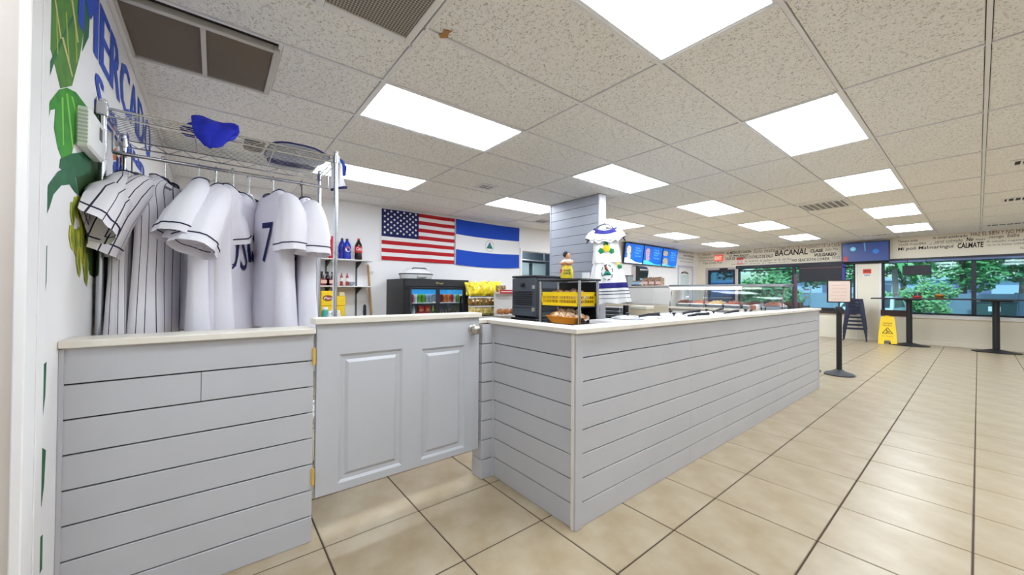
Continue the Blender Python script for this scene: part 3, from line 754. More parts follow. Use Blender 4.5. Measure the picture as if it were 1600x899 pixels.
def hanger(label, x, y, rz, m_, style='wire', cat_group='hangers on the rack rod'):
    t = thing('clothes_hanger', label, 'hanger', (x, y, RODZ), rz, cat_group)
    hook = [(.0, 0, -.085)]+[(.0, 0, -.04)]+[(-.016+.0165*cos(a), 0, .0+.0165*sin(a)) for a in [PI*k/8*1.15-.15 for k in range(10)]]
    MB().tube(hook, .0022 if style == 'wire' else .003, 6).build('hook', CHROME if style in ('wire', 'clear') else m_, t, 60)
    r = .004 if style == 'wire' else .007
    MB().tube([(-.19, 0, -.165), (-.1, 0, -.12), (-.02, 0, -.088), (.02, 0, -.088), (.1, 0, -.12), (.19, 0, -.165)], [r*.8, r, r*1.3, r*1.3, r, r*.8], 8, flat=1.0).build('arm', m_, t, 60)
    return t
CLEARP = mat('clear_plastic', (232, 234, 238), .15, spec=.8)
def rod_y(px): return at(px, 262, 0, RODX).y
JJ = [  # px of the hook, spin, cloth, hanger material, style
    (193, .10, JP, BLACK, 'plastic'), (258, PI-.35, JP, SOFTBLK, 'wire'), (311, .05, JW, YELLOW, 'wire'), (338, .10, JW, CLEARP, 'clear'), (365, PI-.30, JW, CLEARP, 'clear'), (428, .26, JW, CLEARP, 'clear'), (472, .10, JW, BLACK, 'plastic')]
LB = ['pinstriped jersey with its sleeve swung out over the rack post, nearest the mural', 'pinstriped jersey with striped shoulder, second from the mural',
      'plain white jersey on the yellow hanger, sleeve lapping over the pinstriped one', 'plain white jersey in the middle, on a clear hanger beside the yellow one', 'plain white jersey with dark letters down its edge, fifth along the rod',
      'plain white jersey with a large navy 7 on the chest', 'plain white jersey nearest the half door, on a black hanger']
HL = ['black hanger under the pinstriped jersey nearest the mural', 'dark wire hanger under the second pinstriped jersey', 'yellow wire hanger, the only coloured one on the rod', 'clear hanger right beside the yellow hanger', 'clear hanger holding the jersey with dark letters', 'clear hanger holding the jersey with the navy 7', 'black hanger nearest the half door']
par = [dict(sway=-.09, spread=.13, dep=.04, sl=.22, front=None, zt=-.08), dict(sway=-.10, spread=.04, dep=.05, sl=.30, front=None, zt=-.075), dict(sway=-.075, spread=.05, dep=.045, sl=.25, front=('B', -.1, .02, -.36, -.22), zt=-.06),
       dict(sway=-.11, spread=.07, dep=.05, sl=.28, front=('H', .02, .12, -.42, -.28), zt=-.075), dict(sway=-.07, spread=.05, dep=.05, sl=.27, front=('US', -.22, .02, -.46, -.26), zt=-.07), dict(sway=-.005, spread=.0, dep=.055, sl=.27, front=('7', .03, .13, -.42, -.2), zt=-.06), dict(sway=-.01, spread=.0, dep=.045, sl=.26, front=('4', -.02, .09, -.44, -.26), zt=-.08)]
for k, (px, rz, cl, hm, st) in enumerate(JJ):
    y = rod_y(px)
    hanger(HL[k], RODX, y, rz, hm, st)
    jersey(LB[k], RODX, y, rz, cl, 11+k, group='jerseys hanging on the rack rod', **par[k])
tq = hanger('empty grey plastic hanger between the two pinstriped jerseys', RODX, rod_y(206), .9, mat('hanger_grey', (120, 126, 136), .5), 'plastic')
# a jersey whose lettered front shows right of the fifth
y = rod_y(382)
jersey('white jersey showing dark lettering, pressed behind the fifth jersey', RODX-.12, y+.03, PI-.42, JW, 31, group='jerseys hanging on the rack rod', sway=0, spread=-.08, dep=.03, sl=.2, front=('AS', -.2, .04, -.40, -.2), zt=-.08, kind='row')
hanger('clear hanger behind the fifth jersey, holding the lettered one', RODX-.12, y+.03, PI-.42, CLEARP, 'clear')

# cloth on the top shelf
SZ = RZ-.008
def heap(name, label, mm, x0, x1, y0, y1, h, seed, cat='folded clothing', edge=None):
    R = random.Random(seed); a, b, c = [R.uniform(0, 6) for _ in range(3)]
    t = thing(name, label, cat, ((x0+x1)/2, (y0+y1)/2, SZ))
    N, K = 30, 10; lx, ly = (x1-x0)/2, (y1-y0)/2
    def fn(i, j):
        th = 2*PI*i/N; f = j/K; cs, sn = sup(th, .55)
        r = sin(PI*min(.98, .02+f*.96))**.45
        return (lx*cs*r*(1+.05*sin(3*th+a)), ly*sn*r*(1+.05*sin(4*th+b)), .002+h*f*(1+.25*sin(2*th+c)+.12*sin(5*th+a)))
    m_ = MB().grid(fn, N, K, True)
    m_.f.append(tuple(range(N))); m_.mi.append(0); m_.f.append(tuple(K*N+q for q in range(N))); m_.mi.append(0)
    m_.build('cloth', mm, t, 70)
    if edge:
        MB().tube([Vector(fn(i, K*.55))*1.004+Vector((0, 0, .001)) for i in range(N+1)], .005, 6).build('trim_band', edge, t, 70)
    return t
heap('folded_jersey', 'grey folded jersey with navy band lying flat on the right of the rack shelf', mat('cloth_grey', (186, 190, 202), .9), -2.70, -2.38, .22, .53, .035, 3, edge=NAVY)
heap('folded_shirt', 'dark blue folded cloth showing under the far edge of the rack shelf', mat('cloth_navy', (46, 48, 110), .9), -2.78, -2.68, .24, .5, .03, 4)
heap('crumpled_cloth', 'small crumpled dark cloth with tan edge in the middle of the rack shelf', mat('cloth_mixed', (92, 96, 116), .9, noise=(30, (150, 140, 120), .1)), -2.62, -2.42, .11, .21, .035, 5)
# royal blue cloth draped through the front edge
def drape(name, label, mm, pts, th=.012, cat='cloth', edge=None):
    """pts: grid rows of points"""
    nu, nv = len(pts[0])-1, len(pts)-1
    def P_(i, j): return Vector(pts[j][i])
    V = []; F = []
    S = 4
    def sm(i, j):
        i0, j0 = min(int(i), nu-1), min(int(j), nv-1); a, b = i-i0, j-j0
        return P_(i0, j0)*(1-a)*(1-b)+P_(i0+1, j0)*a*(1-b)+P_(i0, j0+1)*(1-a)*b+P_(i0+1, j0+1)*a*b
    m_ = MB().grid(lambda i, j: tuple(sm(i/S, j/S)+Vector((.006*sin(i*1.1+j*.5), .004*sin(i*.7), .004*sin(j*1.3+i*.6)))), nu*S, nv*S)
    t = thing(name, label, cat, (0, 0, 0))
    o = m_.build('cloth', mm, t, 70, flip=False)
    md = o.modifiers.new('thick', 'SOLIDIFY'); md.thickness = th
    sb = o.modifiers.new('round', 'SUBSURF'); sb.levels = 1; sb.render_levels = 1
    if edge:
        MB().tube([Vector(sm(i/S, nv))+Vector((.002, 0, 0)) for i in range(nu*S+1)], .008, 6).build('trim_band', edge, t, 60)
    return t
def fp(px, py, X):
    X = X-.17
    p = at(px, py, 0, X); return (p.x, p.y, p.z)
ROYAL = mat('royal_blue', (30, 44, 190), .85, bump=(30, .2))
drape('blue_cloth', 'royal blue cloth draped over the front edge of the rack shelf', ROYAL,
      [[fp(299, 183, -2.3), fp(318, 184, -2.3), fp(333, 190, -2.28), fp(352, 196, -2.22), fp(372, 196, -2.2)],
       [fp(300, 198, -2.17), fp(322, 197, -2.14), fp(345, 203, -2.13), fp(362, 206, -2.13), fp(376, 200, -2.15)],
       [fp(304, 208, -2.16), fp(322, 213, -2.12), fp(342, 216, -2.12), fp(358, 214, -2.13), fp(374, 207, -2.15)],
       [fp(322, 228, -2.14), fp(328, 232, -2.12), fp(338, 234, -2.12), fp(352, 224, -2.13), fp(366, 214, -2.15)]])
m_ = heap('bunched_cloth', 'dark blue bunched cloth on the rack shelf just behind the royal blue one', mat('cloth_blue', (34, 42, 150), .9), -2.6, -2.45, -.15, -.05, .05, 8)
hs = drape('hanging_sleeve', 'white sleeve with navy hem hanging down at the right rack post', JW,
      [[fp(518, 250, -2.26), fp(528, 250, -2.2), fp(534, 256, -2.21)], [fp(517, 272, -2.25), fp(527, 275, -2.19), fp(536, 275, -2.21)], [fp(518, 297, -2.25), fp(527, 294, -2.19), fp(541, 293, -2.21)]], .006, edge=NAVY)
st = drape('blue_strip', None, mat('cloth_mid_blue', (44, 70, 170), .85),
      [[fp(530, 248, -2.3), fp(537, 254, -2.3)], [fp(534, 262, -2.3), fp(542, 260, -2.3)], [fp(533, 274, -2.3), fp(540, 276, -2.3)]], .006)
for o in list(st.children): o.parent = hs; o.name = 'blue_strip'
bpy.data.objects.remove(st)

# ------------------------------------------------------------------ flags on the rear wall
def flag_fn(y0, y1, z0, z1, seed, sag=0):
    a = seed*1.7
    def fn(u, v, off=0):
        y = y0+(y1-y0)*u; z = z0+(z1-z0)*v
        z -= sag*sin(PI*u)*(1-v)*.6+sag*.4*sin(PI*u)
        return (X_L+.014+.007*sin(u*9+v*3+a)+.004*sin(u*17+a*2)+off, y, z)
    return fn
FW = mat('flag_white', (240, 238, 240), .85); FR = mat('flag_red', (190, 24, 34), .85); FB = mat('flag_navy', (30, 34, 96), .85); NB = mat('flag_blue', (24, 74, 190), .85)
usf = flag_fn(2.08, 3.415, 1.665, 2.5, 1)
t = thing('striped_flag', 'flag of red and white stripes with white stars on navy, on the rear wall', 'flag', (0, 0, 0))
nu, nv = 40, 26
for mi_, nm, mm in ((0, 'cloth', [FW, FR, FB]),):
    m_ = MB(); m_.grid(lambda i, j: usf(i/nu, j/nv), nu, nv)
    for k in range(len(m_.f)):
        i, j = k % nu, k//nu
        m_.mi[k] = 1 if (j//2) % 2 == 0 else 0
        if i < 19 and j >= 12: m_.mi[k] = 2
    m_.build('cloth', mm, t, 60)
m_ = MB()
for r in range(9):
    for c in range(6 if r % 2 == 0 else 5):
        u0 = (c+.5+(0 if r % 2 == 0 else .5))/6*.475; v0 = 1-(r+.75)/10.2*.54
        pts = []
        for q in range(10):
            rr = .0235 if q % 2 == 0 else .0125; a_ = PI/2+q*PI/5
            pts.append(usf(u0+rr*cos(a_)/1.335, v0+rr*sin(a_)/.835, .003))
        m_.add(pts+[usf(u0, v0, .003)], [(q, (q+1) % 10, 10) for q in range(10)])
m_.build('stars', FW, t)
MB().tube([usf(-.004, q/10) for q in range(11)], .006, 6).tube([usf(q/20, 1.0) for q in range(21)], .004, 5).build('hem', FW, t, 60)
nif = flag_fn(3.44, 4.965, 1.66, 2.5, 4, .03)
t = thing('banded_flag', 'blue white blue flag with a small triangle emblem, right of the striped flag', 'flag', (0, 0, 0))
m_ = MB(); nu, nv = 40, 24; m_.grid(lambda i, j: nif(i/nu, j/nv), nu, nv)
for k in range(len(m_.f)):
    j = k//nu; m_.mi[k] = 0 if 8 <= j < 16 else 1
m_.build('cloth', [FW, NB], t, 60)
EM = mat('emblem_gold', (198, 190, 150), .8)
def ringpts(r0, r1, n=28):
    V = [nif(.5+r*cos(2*PI*q/n)/1.525, .5+r*sin(2*PI*q/n)/.84, .003) for r in (r0, r1) for q in range(n)]
    return V, [(q, (q+1) % n, n+(q+1) % n, n+q) for q in range(n)]
MB().add(*ringpts(.098, .108)).build('emblem_ring', EM, t)
def tri(s, off): return [nif(.5+x*s/1.525, .5+y*s/.84, off) for x, y in ((-.075, -.05), (.075, -.05), (0, .08))]
MB().add(tri(1, .004), [(0, 1, 2)]).build('emblem_triangle', mat('emblem_blue', (70, 120, 150), .8), t)
MB().add([nif(.5+x/1.525, .5+y/.84, .005) for x, y in ((-.066, -.044), (.066, -.044), (.045, -.012), (.02, .0), (0, -.012), (-.02, .004), (-.045, -.012))], [(0, 1, 2, 3, 4, 5, 6)]).build('emblem_hills', mat('emblem_green', (40, 120, 84), .8), t)
MB().tube([nif(-.003, q/10) for q in range(11)], .006, 6).tube([nif(1.003, q/10) for q in range(11)], .006, 6).build('hem', FW, t, 60)

# ------------------------------------------------------------------ wall shelves on the rear wall
SY0, SY1 = .15, 1.86
t = thing('wall_shelf', 'white wall shelf unit on slotted uprights in the corner behind the rack', 'shelf', (X_L, 0, 0))
SH1, SH2 = 1.625, 1.235
for z in (SH1, SH2): MB().box(.01, SY0, z-.018, .27, SY1, z, .003).build('shelf_board', mat('shelf_grey', (222, 220, 220), .5), t)
for y in (.45, 1.27, 1.7):
    m_ = MB().box(0, y-.012, .3, .012, y+.012, 1.72)
    m_.build('upright', mat('upright_grey', (96, 96, 100), .5), t)
    for z in (SH1, SH2): MB().prism([(0, z-.019), (.25, z-.019), (.25, z-.032), (.02, z-.12), (0, z-.12)], lambda u, v, w, y=y: (.012+u, y-.004+w, v), .008).build('bracket', SOFTBLK, t)
def yat(px, x): return at(px, 440, 0, x).y
O_ = ['first', 'second', 'third', 'fourth', 'fifth', 'sixth', 'seventh', 'eighth', 'ninth']
def bottle(label, x, y, z, h, r, liquid, lab, capc, group=None, emblem=None, name='soda_bottle'):
    t = thing(name, label, 'bottle', (x, y, z), 0, group)
    MB().lathe([(r*.7, 0), (r*.95, h*.03), (r, h*.12), (r*.92, h*.28), (r*.98, h*.45), (r, h*.62), (r*.85, h*.74), (r*.45, h*.86), (r*.3, h*.92), (r*.3, h*.94)], 18).build('body', liquid, t, 60)
    lb = MB().lathe([(r*1.01, h*.34), (r*1.02, h*.36), (r*1.02, h*.60), (r*1.01, h*.62)], 18).build('label', lab, t, 60)
    MB().lathe([(r*.36, h*.93), (r*.36, h*.995), (r*.3, h)], 12).build('cap', capc, t, 50)
    if emblem: emblem(lb, r, h)
    return t
BLUEL = mat('bottle_blue', (28, 48, 170), .25); COLA = mat('cola', (40, 16, 18), .15); REDL = mat('label_red', (206, 40, 46), .35); REDB = mat('red_gloss', (200, 30, 40), .3)
def round_mark(lb, r, h):
    def c(a, b, rr, off): # on the +x side, curved
        V = [(cos((rr*cos(q*PI/12)+a)/r)*(r*1.02+off), sin((rr*cos(q*PI/12)+a)/r)*(r*1.02+off), h*.48+rr*sin(q*PI/12)+b) for q in range(24)]
        return V
    MB().add(c(0, 0, .038, .002), [tuple(range(24))]).build('round_mark', WHITE, lb)
    MB().add(c(0, 0, .033, .003)[0:13], [tuple(range(13))]).build('mark_top', REDL, lb)
    MB().add(c(0, 0, .033, .003)[12:24]+c(0, 0, .033, .003)[0:1], [tuple(range(13))]).build('mark_bottom', BLUEL, lb)
def script_mark(lb, r, h):
    m_ = MB(); text(m_, 'Coca', lambda u, v: (cos((u-.045)/r)*(r*1.02+.002), sin((u-.045)/r)*(r*1.02+.002), h*.44+v), .09, .05, .2, .01); m_.build('lettering', WHITE, lb, flip=False)
bx = X_L+.14
def Y_(px): return at(px, 400, 0, bx).y
bottle('tall red bottle on the top wall shelf, half behind the rack post', bx, Y_(519), SH1, .33, .05, REDB, REDB, REDB)
bottle('dark blue cola bottle partly behind the one with a round mark', bx-.06, Y_(536), SH1, .32, .05, BLUEL, BLUEL, SOFTBLK, 'big soda bottles on the top wall shelf')
bottle('dark blue cola bottle with a round red white blue mark', bx, Y_(542), SH1, .31, .056, BLUEL, BLUEL, SOFTBLK, 'big soda bottles on the top wall shelf', round_mark)
bottle('red labelled dark cola bottle at the right end of the top wall shelf', bx, Y_(560), SH1, .33, .054, COLA, REDL, REDL, 'big soda bottles on the top wall shelf', script_mark)
bottle('dark bottle with pink label seen in the gap between jerseys', bx, at(394, 440, 0, bx).y, SH2, .3, .06, COLA, mat('pink', (222, 40, 130), .5), SOFTBLK)
def pack(label, x, y, z):
    t = thing('bottle_carton', label, 'carton', (x, y, z), 0, 'dark red bottle cartons on the lower wall shelf')
    MB().box(-.06, -.07, 0, .06, .07, .10, .004).build('carton', mat('carton_red', (120, 34, 36), .6), t)
    MB().box(.061, -.055, .03, .063, .055, .08).build('label', mat('carton_label', (222, 178, 160), .6), t)
    MB().prism([(-.06, .10), (.06, .10), (.03, .17), (-.03, .17)], lambda u, v, w: (w-.004, u, v), .008).build('carry_handle', mat('carton_grey', (200, 196, 200), .6), t)
    for q in (-.035, .035):
        for s in (-.03, .03): MB().lathe([(.028, .08), (.026, .13), (.012, .16), (.012, .19), (.014, .2)], 10, (s, q, 0)).build('bottle', COLA, t, 50)
pack('left one of two dark red bottle cartons on the lower wall shelf', bx, Y_(507), SH2)
pack('right one of two dark red bottle cartons, beside the rack post', bx, Y_(516), SH2)
HOT = mat('hot_sauce', (170, 60, 40), .3)
bottle('small hot sauce bottle on the lower wall shelf, just right of the rack post', bx, Y_(534), SH2, .19, .022, HOT, mat('label_white', (232, 224, 214), .5), REDL, 'hot sauce bottles on the lower wall shelf', name='sauce_bottle')
bottle('small hot sauce bottle on the lower wall shelf, further from the rack post', bx, Y_(543), SH2, .19, .022, HOT, mat('label_white', (232, 224, 214), .5), REDL, 'hot sauce bottles on the lower wall shelf', name='sauce_bottle')
t = thing('grey_bowl', 'small grey bowl beside the hot sauce bottles on the lower wall shelf', 'bowl', (bx, Y_(549.5), SH2))
MB().lathe([(.025, 0), (.045, .03), (.05, .06), (.045, .06), (.02, .01)], 14).build('bowl', mat('bowl_grey', (150, 160, 170), .4), t, 50)
# yellow cases stacked under the shelf, on a stock table
t = thing('stock_table', 'low steel table under the wall shelf holding the yellow cases', 'table', (X_L+.32, 1.15, 0))
MB().box(-.3, -.6, .56, .3, .62, .6, .004).build('tabletop', STEEL, t)
for sx in (-.27, .27):
    for sy in (-.57, .59): MB().cyl((sx, sy, 0), (sx, sy, .56), .018, n=10).build('leg', STEEL, t, 40)
YC = mat('case_yellow', (248, 206, 26), .55)
def case(label, y0, y1, z0, z1, x=-5.62, mark=False):
    t = thing('yellow_case', label, 'box', (x, (y0+y1)/2, z0), 0, 'yellow cases under the wall shelf')
    h = (y1-y0)/2
    MB().box(-.26, -h, 0, 0, h, z1-z0, .005).build('case', YC, t)
    MB().box(-.001, -h*.98, (z1-z0)*.48, .001, h*.98, (z1-z0)*.5).build('tape', mat('tape_tan', (214, 170, 40), .5), t)
    if mark:
        V = [(.002, .065*cos(q*PI/12), (z1-z0)*.52+.042*sin(q*PI/12)) for q in range(24)]
        e = MB().add(V, [tuple(range(24))]).build('oval_mark', mat('mark_brown', (150, 70, 40), .6), t)
        m_ = MB(); text(m_, 'Pan', lambda u, v: (.003, -.05+u, (z1-z0)*.52-.016+v), .1, .032, .2, .01); m_.build('lettering', WHITE, e, flip=False)
def yc(px): return at(px, 470, 0, -5.62).y
zc = lambda py: at(520, py, 0, -5.62).z
case('yellow case with oval mark, topmost of the stack left of the rack post', yc(502), yc(522), zc(478), zc(455), mark=True)
case('plain yellow case at the bottom left, below the one with the oval mark', yc(502), yc(522), .6, zc(478.5))
case('upper plain yellow case right of the rack post', yc(523), yc(540), zc(478), zc(463.5))
case('lower plain yellow case right of the rack post', yc(523), yc(539), .6, zc(478.5))
tag(MB().box(-5.64, yc(531), zc(463), -5.7, yc(539), zc(457), .004).build('carton', mat('carton_pale', (220, 206, 160), .6)), 'small pale carton on top of the right hand yellow cases', 'box')
for k, (px, py, c_) in enumerate(((508, 484, (60, 150, 140)), (514, 490, (206, 206, 210)), (521, 488, (120, 124, 130)), (527, 489, (214, 214, 214)))):
    p = at(px, py, 0, -5.4)
    t = thing('stock_jar', ['teal lidded jar in front of the yellow cases', 'white lidded jar next to the teal one in front of the yellow cases', 'grey lidded jar behind the rack post in front of the yellow cases', 'white lidded jar right of the rack post in front of the yellow cases'][k], 'jar', (p.x, p.y, .6), 0, 'jars in front of the yellow cases')
    h = p.z-.6+.03
    MB().lathe([(.04, 0), (.045, .01), (.045, h-.05), (.03, h-.03)], 12).build('jar', mat('jar%d' % k, c_, .4), t, 50); MB().lathe([(.034, h-.03), (.034, h), (.03, h+.003)], 12).build('lid', WHITE, t, 50)
# mop handle and small brush leaning on the rear wall
p0 = at(581, 500, 0, X_L+.1); p1_ = at(575, 414, 0, X_L+.03)
d_ = (p0-p1_)*(1.55/(p1_.z-p0.z))*.62
t = thing('broom', 'broom with a wooden handle leaning on the rear wall', 'broom', (0, 0, 0))
e = p1_+(p0-p1_)*((p1_.z-.22)/(p1_.z-p0.z))
MB().cyl(p1_, e, .016, n=10).build('handle', mat('wood_pale', (198, 154, 96), .5, noise=(20, (176, 130, 76), .3)), t, 40)
MB().box(e.x-.04, e.y-.16, e.z-.1, e.x+.04, e.y+.16, e.z+.02, .01).build('head', mat('broom_grey', (70, 78, 84), .7), t)
m_ = MB()
for q in range(24): m_.cyl((e.x+rnd.uniform(-.03, .03), e.y-.15+.3*q/23, e.z-.1), (e.x+rnd.uniform(-.04, .04), e.y-.17+.34*q/23, .004), .008, .004, 4)
o = m_.build('bristles', mat('bristle', (90, 96, 100), .9), t); o['kind'] = 'stuff'
p = at(570, 476, 0, X_L+.05)
t = thing('mop_handle', 'short blue grip handle standing left of the broom handle', 'handle', (p.x, p.y, 0))
MB().cyl((0, 0, .0), (0, 0, p.z-.15), .012, n=8).build('shaft', SOFTBLK, t, 40); MB().lathe([(.018, p.z-.2), (.024, p.z-.12), (.022, p.z-.02), (.01, p.z)], 10).build('grip', mat('grip_blue', (40, 50, 66), .5), t, 40)

# ------------------------------------------------------------------ glass door cooler
FX, FY0, FY1, FZ = -5.3, 2.17, 3.305, 1.352
t = thing('drink_cooler', 'black two door glass cooler with lit shelves of cans, below the striped flag', 'cooler', (FX, FY0, 0))
w, d_ = FY1-FY0, .69
m_ = MB().box(-d_, 0, .06, 0, .035, FZ, .006).box(-d_, w-.035, .06, 0, w, FZ, .006).box(-d_, .035, FZ-.16, -.0, w-.035, FZ, .006).box(-d_, .035, .06, 0, w-.035, .22, .006).box(-d_, .035, .22, -d_+.03, w-.035, FZ-.16)
m_.build('body', BLACK, t)
MB().box(-d_+.03, .035, .22, -d_+.035, w-.035, FZ-.16).box(-d_+.03, .0351, .22, -.03, .04, FZ-.16).box(-d_+.03, w-.04, .22, -.03, w-.0351, FZ-.16).build('liner', mat('liner', (222, 228, 230), .5), t)
MB().box(0, .02, FZ-.115, .014, w-.02, FZ-.02, .004).build('header', SOFTBLK, t)
m_ = MB(); text(m_, 'True', lambda u, v: (.016, w*.46+u, FZ-.075+v), .13, .03, .3, .0); m_.build('badge_lettering', mat('badge_gold', (214, 190, 110), .4), t, flip=False)
for a, b in ((.13, .565), (.575, 1.02)):
    m2 = MB()
    m2.box(-.02, a-.035, .2, .012, a, FZ-.125, .004).box(-.02, b, .2, .012, b+.035, FZ-.125, .004).box(-.02, a, FZ-.15, .012, b, FZ-.125, .004).box(-.02, a, .2, .012, b, .25, .004)
    dr = m2.build('door', SOFTBLK, t)
    MB().box(-.006, a, .25, -.002, b, FZ-.15).build('pane', CLEAR, dr)
MB().box(-.05, .125, FZ-.235, -.03, 1.02, FZ-.155).build('light_box', mat('sign_blue', (52, 150, 214), .4, emit=.5), t)
MB().box(-.1, .1, FZ-.168, -.06, 1.02, FZ-.161).build('lamp_strip', mat('lamp_white', (255, 252, 246), .4, emit=9), t)
MB().box(-.02, 0.02, .06, .0, .095, FZ-.16, .002).build('side_stile', BLACK, t); MB().box(-.02, 1.055, .06, 0, w-.03, FZ-.16, .002).build('side_stile', BLACK, t)
cz = [.985, .72, .45]
for z in cz: MB().box(-d_+.05, .05, z-.012, -.05, w-.05, z, .003).build('shelf', WHITE, t)
MB().box(-.6, .1, 0, -.05, w-.1, .06).build('plinth', BLACK, t)
# white oval roaster on the cooler
t = thing('roaster', 'white oval electric roaster with a dark rimmed lid on top of the black cooler', 'cooker', (FX-.36, FY0+.36, FZ))
MB().lathe([(.16, .0), (.2, .01), (.215, .07), (.22, .085)], 28, sx=1.0, sy=1.25).build('base', WHITE, t, 40)
MB().lathe([(.216, .083), (.19, .12), (.13, .17), (.115, .178), (.02, .18)], 28, sx=1, sy=1.2).build('lid', mat('lid_white', (232, 232, 232), .35), t, 40)
MB().lathe([(.224, .078), (.226, .086), (.217, .092)], 28, sx=1, sy=1.24).build('rim', SOFTBLK, t, 40)
MB().tube([(.12, -.12, .16), (.13, -.10, .178), (.13, .10, .178), (.12, .12, .16)], .007, 8).build('lid_handle', SOFTBLK, t, 40)
MB().box(.2, -.08, .02, .235, .08, .06, .01).build('front_panel', mat('panel_grey', (190, 190, 190), .4), t)

def can(label, x, y, z, c, group, h=.122, r=.032):
    t = thing('soda_can', label, 'can', (x, y, z), 0, group)
    MB().lathe([(r*.8, 0), (r, .01), (r, h-.012), (r*.85, h-.002)], 14).build('body', mat('can_%d_%d_%d' % c, c, .3), t, 50)
    MB().lathe([(r*.86, h-.003), (r*.86, h), (r*.7, h-.001)], 14).build('lid', STEEL, t, 50)
    return t
RED_, GRN, WHT, SIL, ORG, DRK = (190, 40, 44), (110, 170, 50), (226, 228, 226), (170, 178, 190), (226, 120, 40), (120, 30, 36)
rows = [((RED_, 'red'), .17), ((WHT, 'white'), .235), ((GRN, 'green'), .30), ((GRN, 'green'), .365), ((SIL, 'silver'), .43), ((SIL, 'silver'), .495), ((RED_, 'red'), .61), ((DRK, 'dark red'), .675), ((ORG, 'orange'), .74), ((ORG, 'orange'), .805), ((RED_, 'red'), .87), ((WHT, 'white'), .91), ((GRN, 'green'), .975)]
places = ['at the left end of the shelf', 'next to the leftmost red one', 'left one of two green', 'right one of two green', 'left one of two silver', 'beside the left door frame', 'beside the right door frame', 'behind the right hand door', 'left one of two orange', 'right one of two orange', 'right of the orange pair', 'between red and green', 'at the right end of the shelf']
for ((c, nm), q), pl in zip(rows, places):
    can('%s drink can on the upper cooler shelf, %s' % (nm, pl), FX-.1, FY0+q, cz[0], c, 'drink cans on the upper cooler shelf', .145, .0305)
for k, q in enumerate((.16, .21)): bottle('%s small clear water bottle at the left on the second cooler shelf' % ['left', 'right'][k], FX-.1, FY0+q, cz[1], .22, .022, mat('water', (196, 206, 210), .1), WHITE, WHITE, 'small bottles on the second cooler shelf', name='water_bottle')
for k, (q, z) in enumerate(((.30, 0), (.40, 0), (.48, 0), (.33, .11), (.44, .11))):
    t = thing('red_pack', ['lower left', 'lower middle', 'lower right', 'upper left', 'upper right'][k]+' red drink pack on the second cooler shelf behind the left door', 'carton', (FX-.12, FY0+q, cz[1]+z), 0, 'red packs in the cooler')
    MB().box(-.04, -.042, 0, .04, .042, .105, .006).build('pack', mat('pack_red', (206, 50, 36), .4), t); MB().box(.0405, -.03, .03, .042, .03, .06).build('label', mat('pack_label', (236, 150, 90), .5), t)
bottle('green capped yellow bottle right of the red packs on the second cooler shelf', FX-.1, FY0+.535, cz[1], .22, .024, mat('juice', (196, 196, 60), .3), mat('label_green', (50, 130, 60), .5), WHITE)
bottle('clear green bottle beside the yellow bottle on the second cooler shelf', FX-.16, FY0+.555, cz[1], .21, .022, mat('clear_green', (150, 190, 150), .2), WHITE, WHITE)
for k in range(6):
    bottle('%s small dark bottle on the second cooler shelf behind the right door' % O_[k], FX-.12, FY0+.64+.06*k, cz[1], .15, .02, COLA, mat('label_white', (232, 224, 214), .5), REDL, 'small bottles behind the right cooler door', name='small_bottle')

# ------------------------------------------------------------------ snack rack right of the cooler
RX = -5.0
y0 = at(735, 470, 0, RX).y; y1 = at(783, 470, 0, RX).y
t = thing('snack_rack', 'black wire snack rack full of yellow bags right of the cooler', 'rack', (RX, (y0+y1)/2, 0))
hw = (y1-y0)/2
zt = [at(755, 463, 0, RX).z, at(755, 477, 0, RX).z, at(755, 493.5, 0, RX).z, .5]
for k, z in enumerate(zt):
    m_ = MB()
    for q in range(9): m_.cyl((-.3+.3*q/8, -hw, z), (-.3+.3*q/8, hw, z), .003, n=5)
    m_.cyl((0, -hw, z+.03), (0, hw, z+.03), .003, n=5)
    m_.box(.0, -hw, z-.012, .006, hw*.7, z+.006)
    m_.build('wire_tray', SOFTBLK, t)
    MB().box(.006, -hw, z-.03, .009, hw*.68, z-.008).build('price_strip', mat('strip_white', (206, 202, 196), .5), t)
MB().box(-.06, hw*.62, .0, .0, hw*.98, zt[0]-.0, .005).build('post', BLACK, t); MB().box(-.34, -hw, 0, -.31, -hw+.03, zt[0]).build('back_post', BLACK, t); MB().box(-.4, -hw, 0, .1, hw, .04, .01).build('base', BLACK, t)
def bag_mesh(w, h, d, seed):
    R = random.Random(seed); a, b = R.uniform(0, 6), R.uniform(0, 6)
    m_ = MB(); nu, nv = 10, 10
    def side(s):
        def fn(i, j):
            u, v = i/nu*2-1, j/nv*2-1
            th = max(0, (1-abs(u)**3))*max(0, (1-v*v)**.6)
            return (s*d*th*(1+.25*sin(u*5+a)*sin(v*4+b))+s*.0015, u*w/2*(1-.06*(1-v*v)), h/2*(1+v)+.004*sin(u*14+a)*(abs(v) > .9))
        return fn
    m_.grid(side(1), nu, nv); m_.grid(side(-1), nu, nv)
    return m_
BAGY = mat('bag_yellow', (246, 226, 40), .35, noise=(22, (226, 190, 20), .2), vary=.12); BAGW = mat('bag_cream', (240, 226, 150), .35, noise=(24, (196, 160, 60), .2), vary=.12); BAGB = mat('bag_brown', (176, 132, 50), .4, noise=(24, (110, 76, 30), .2), vary=.15)
LABP = mat('bag_label', (244, 238, 206), .4)
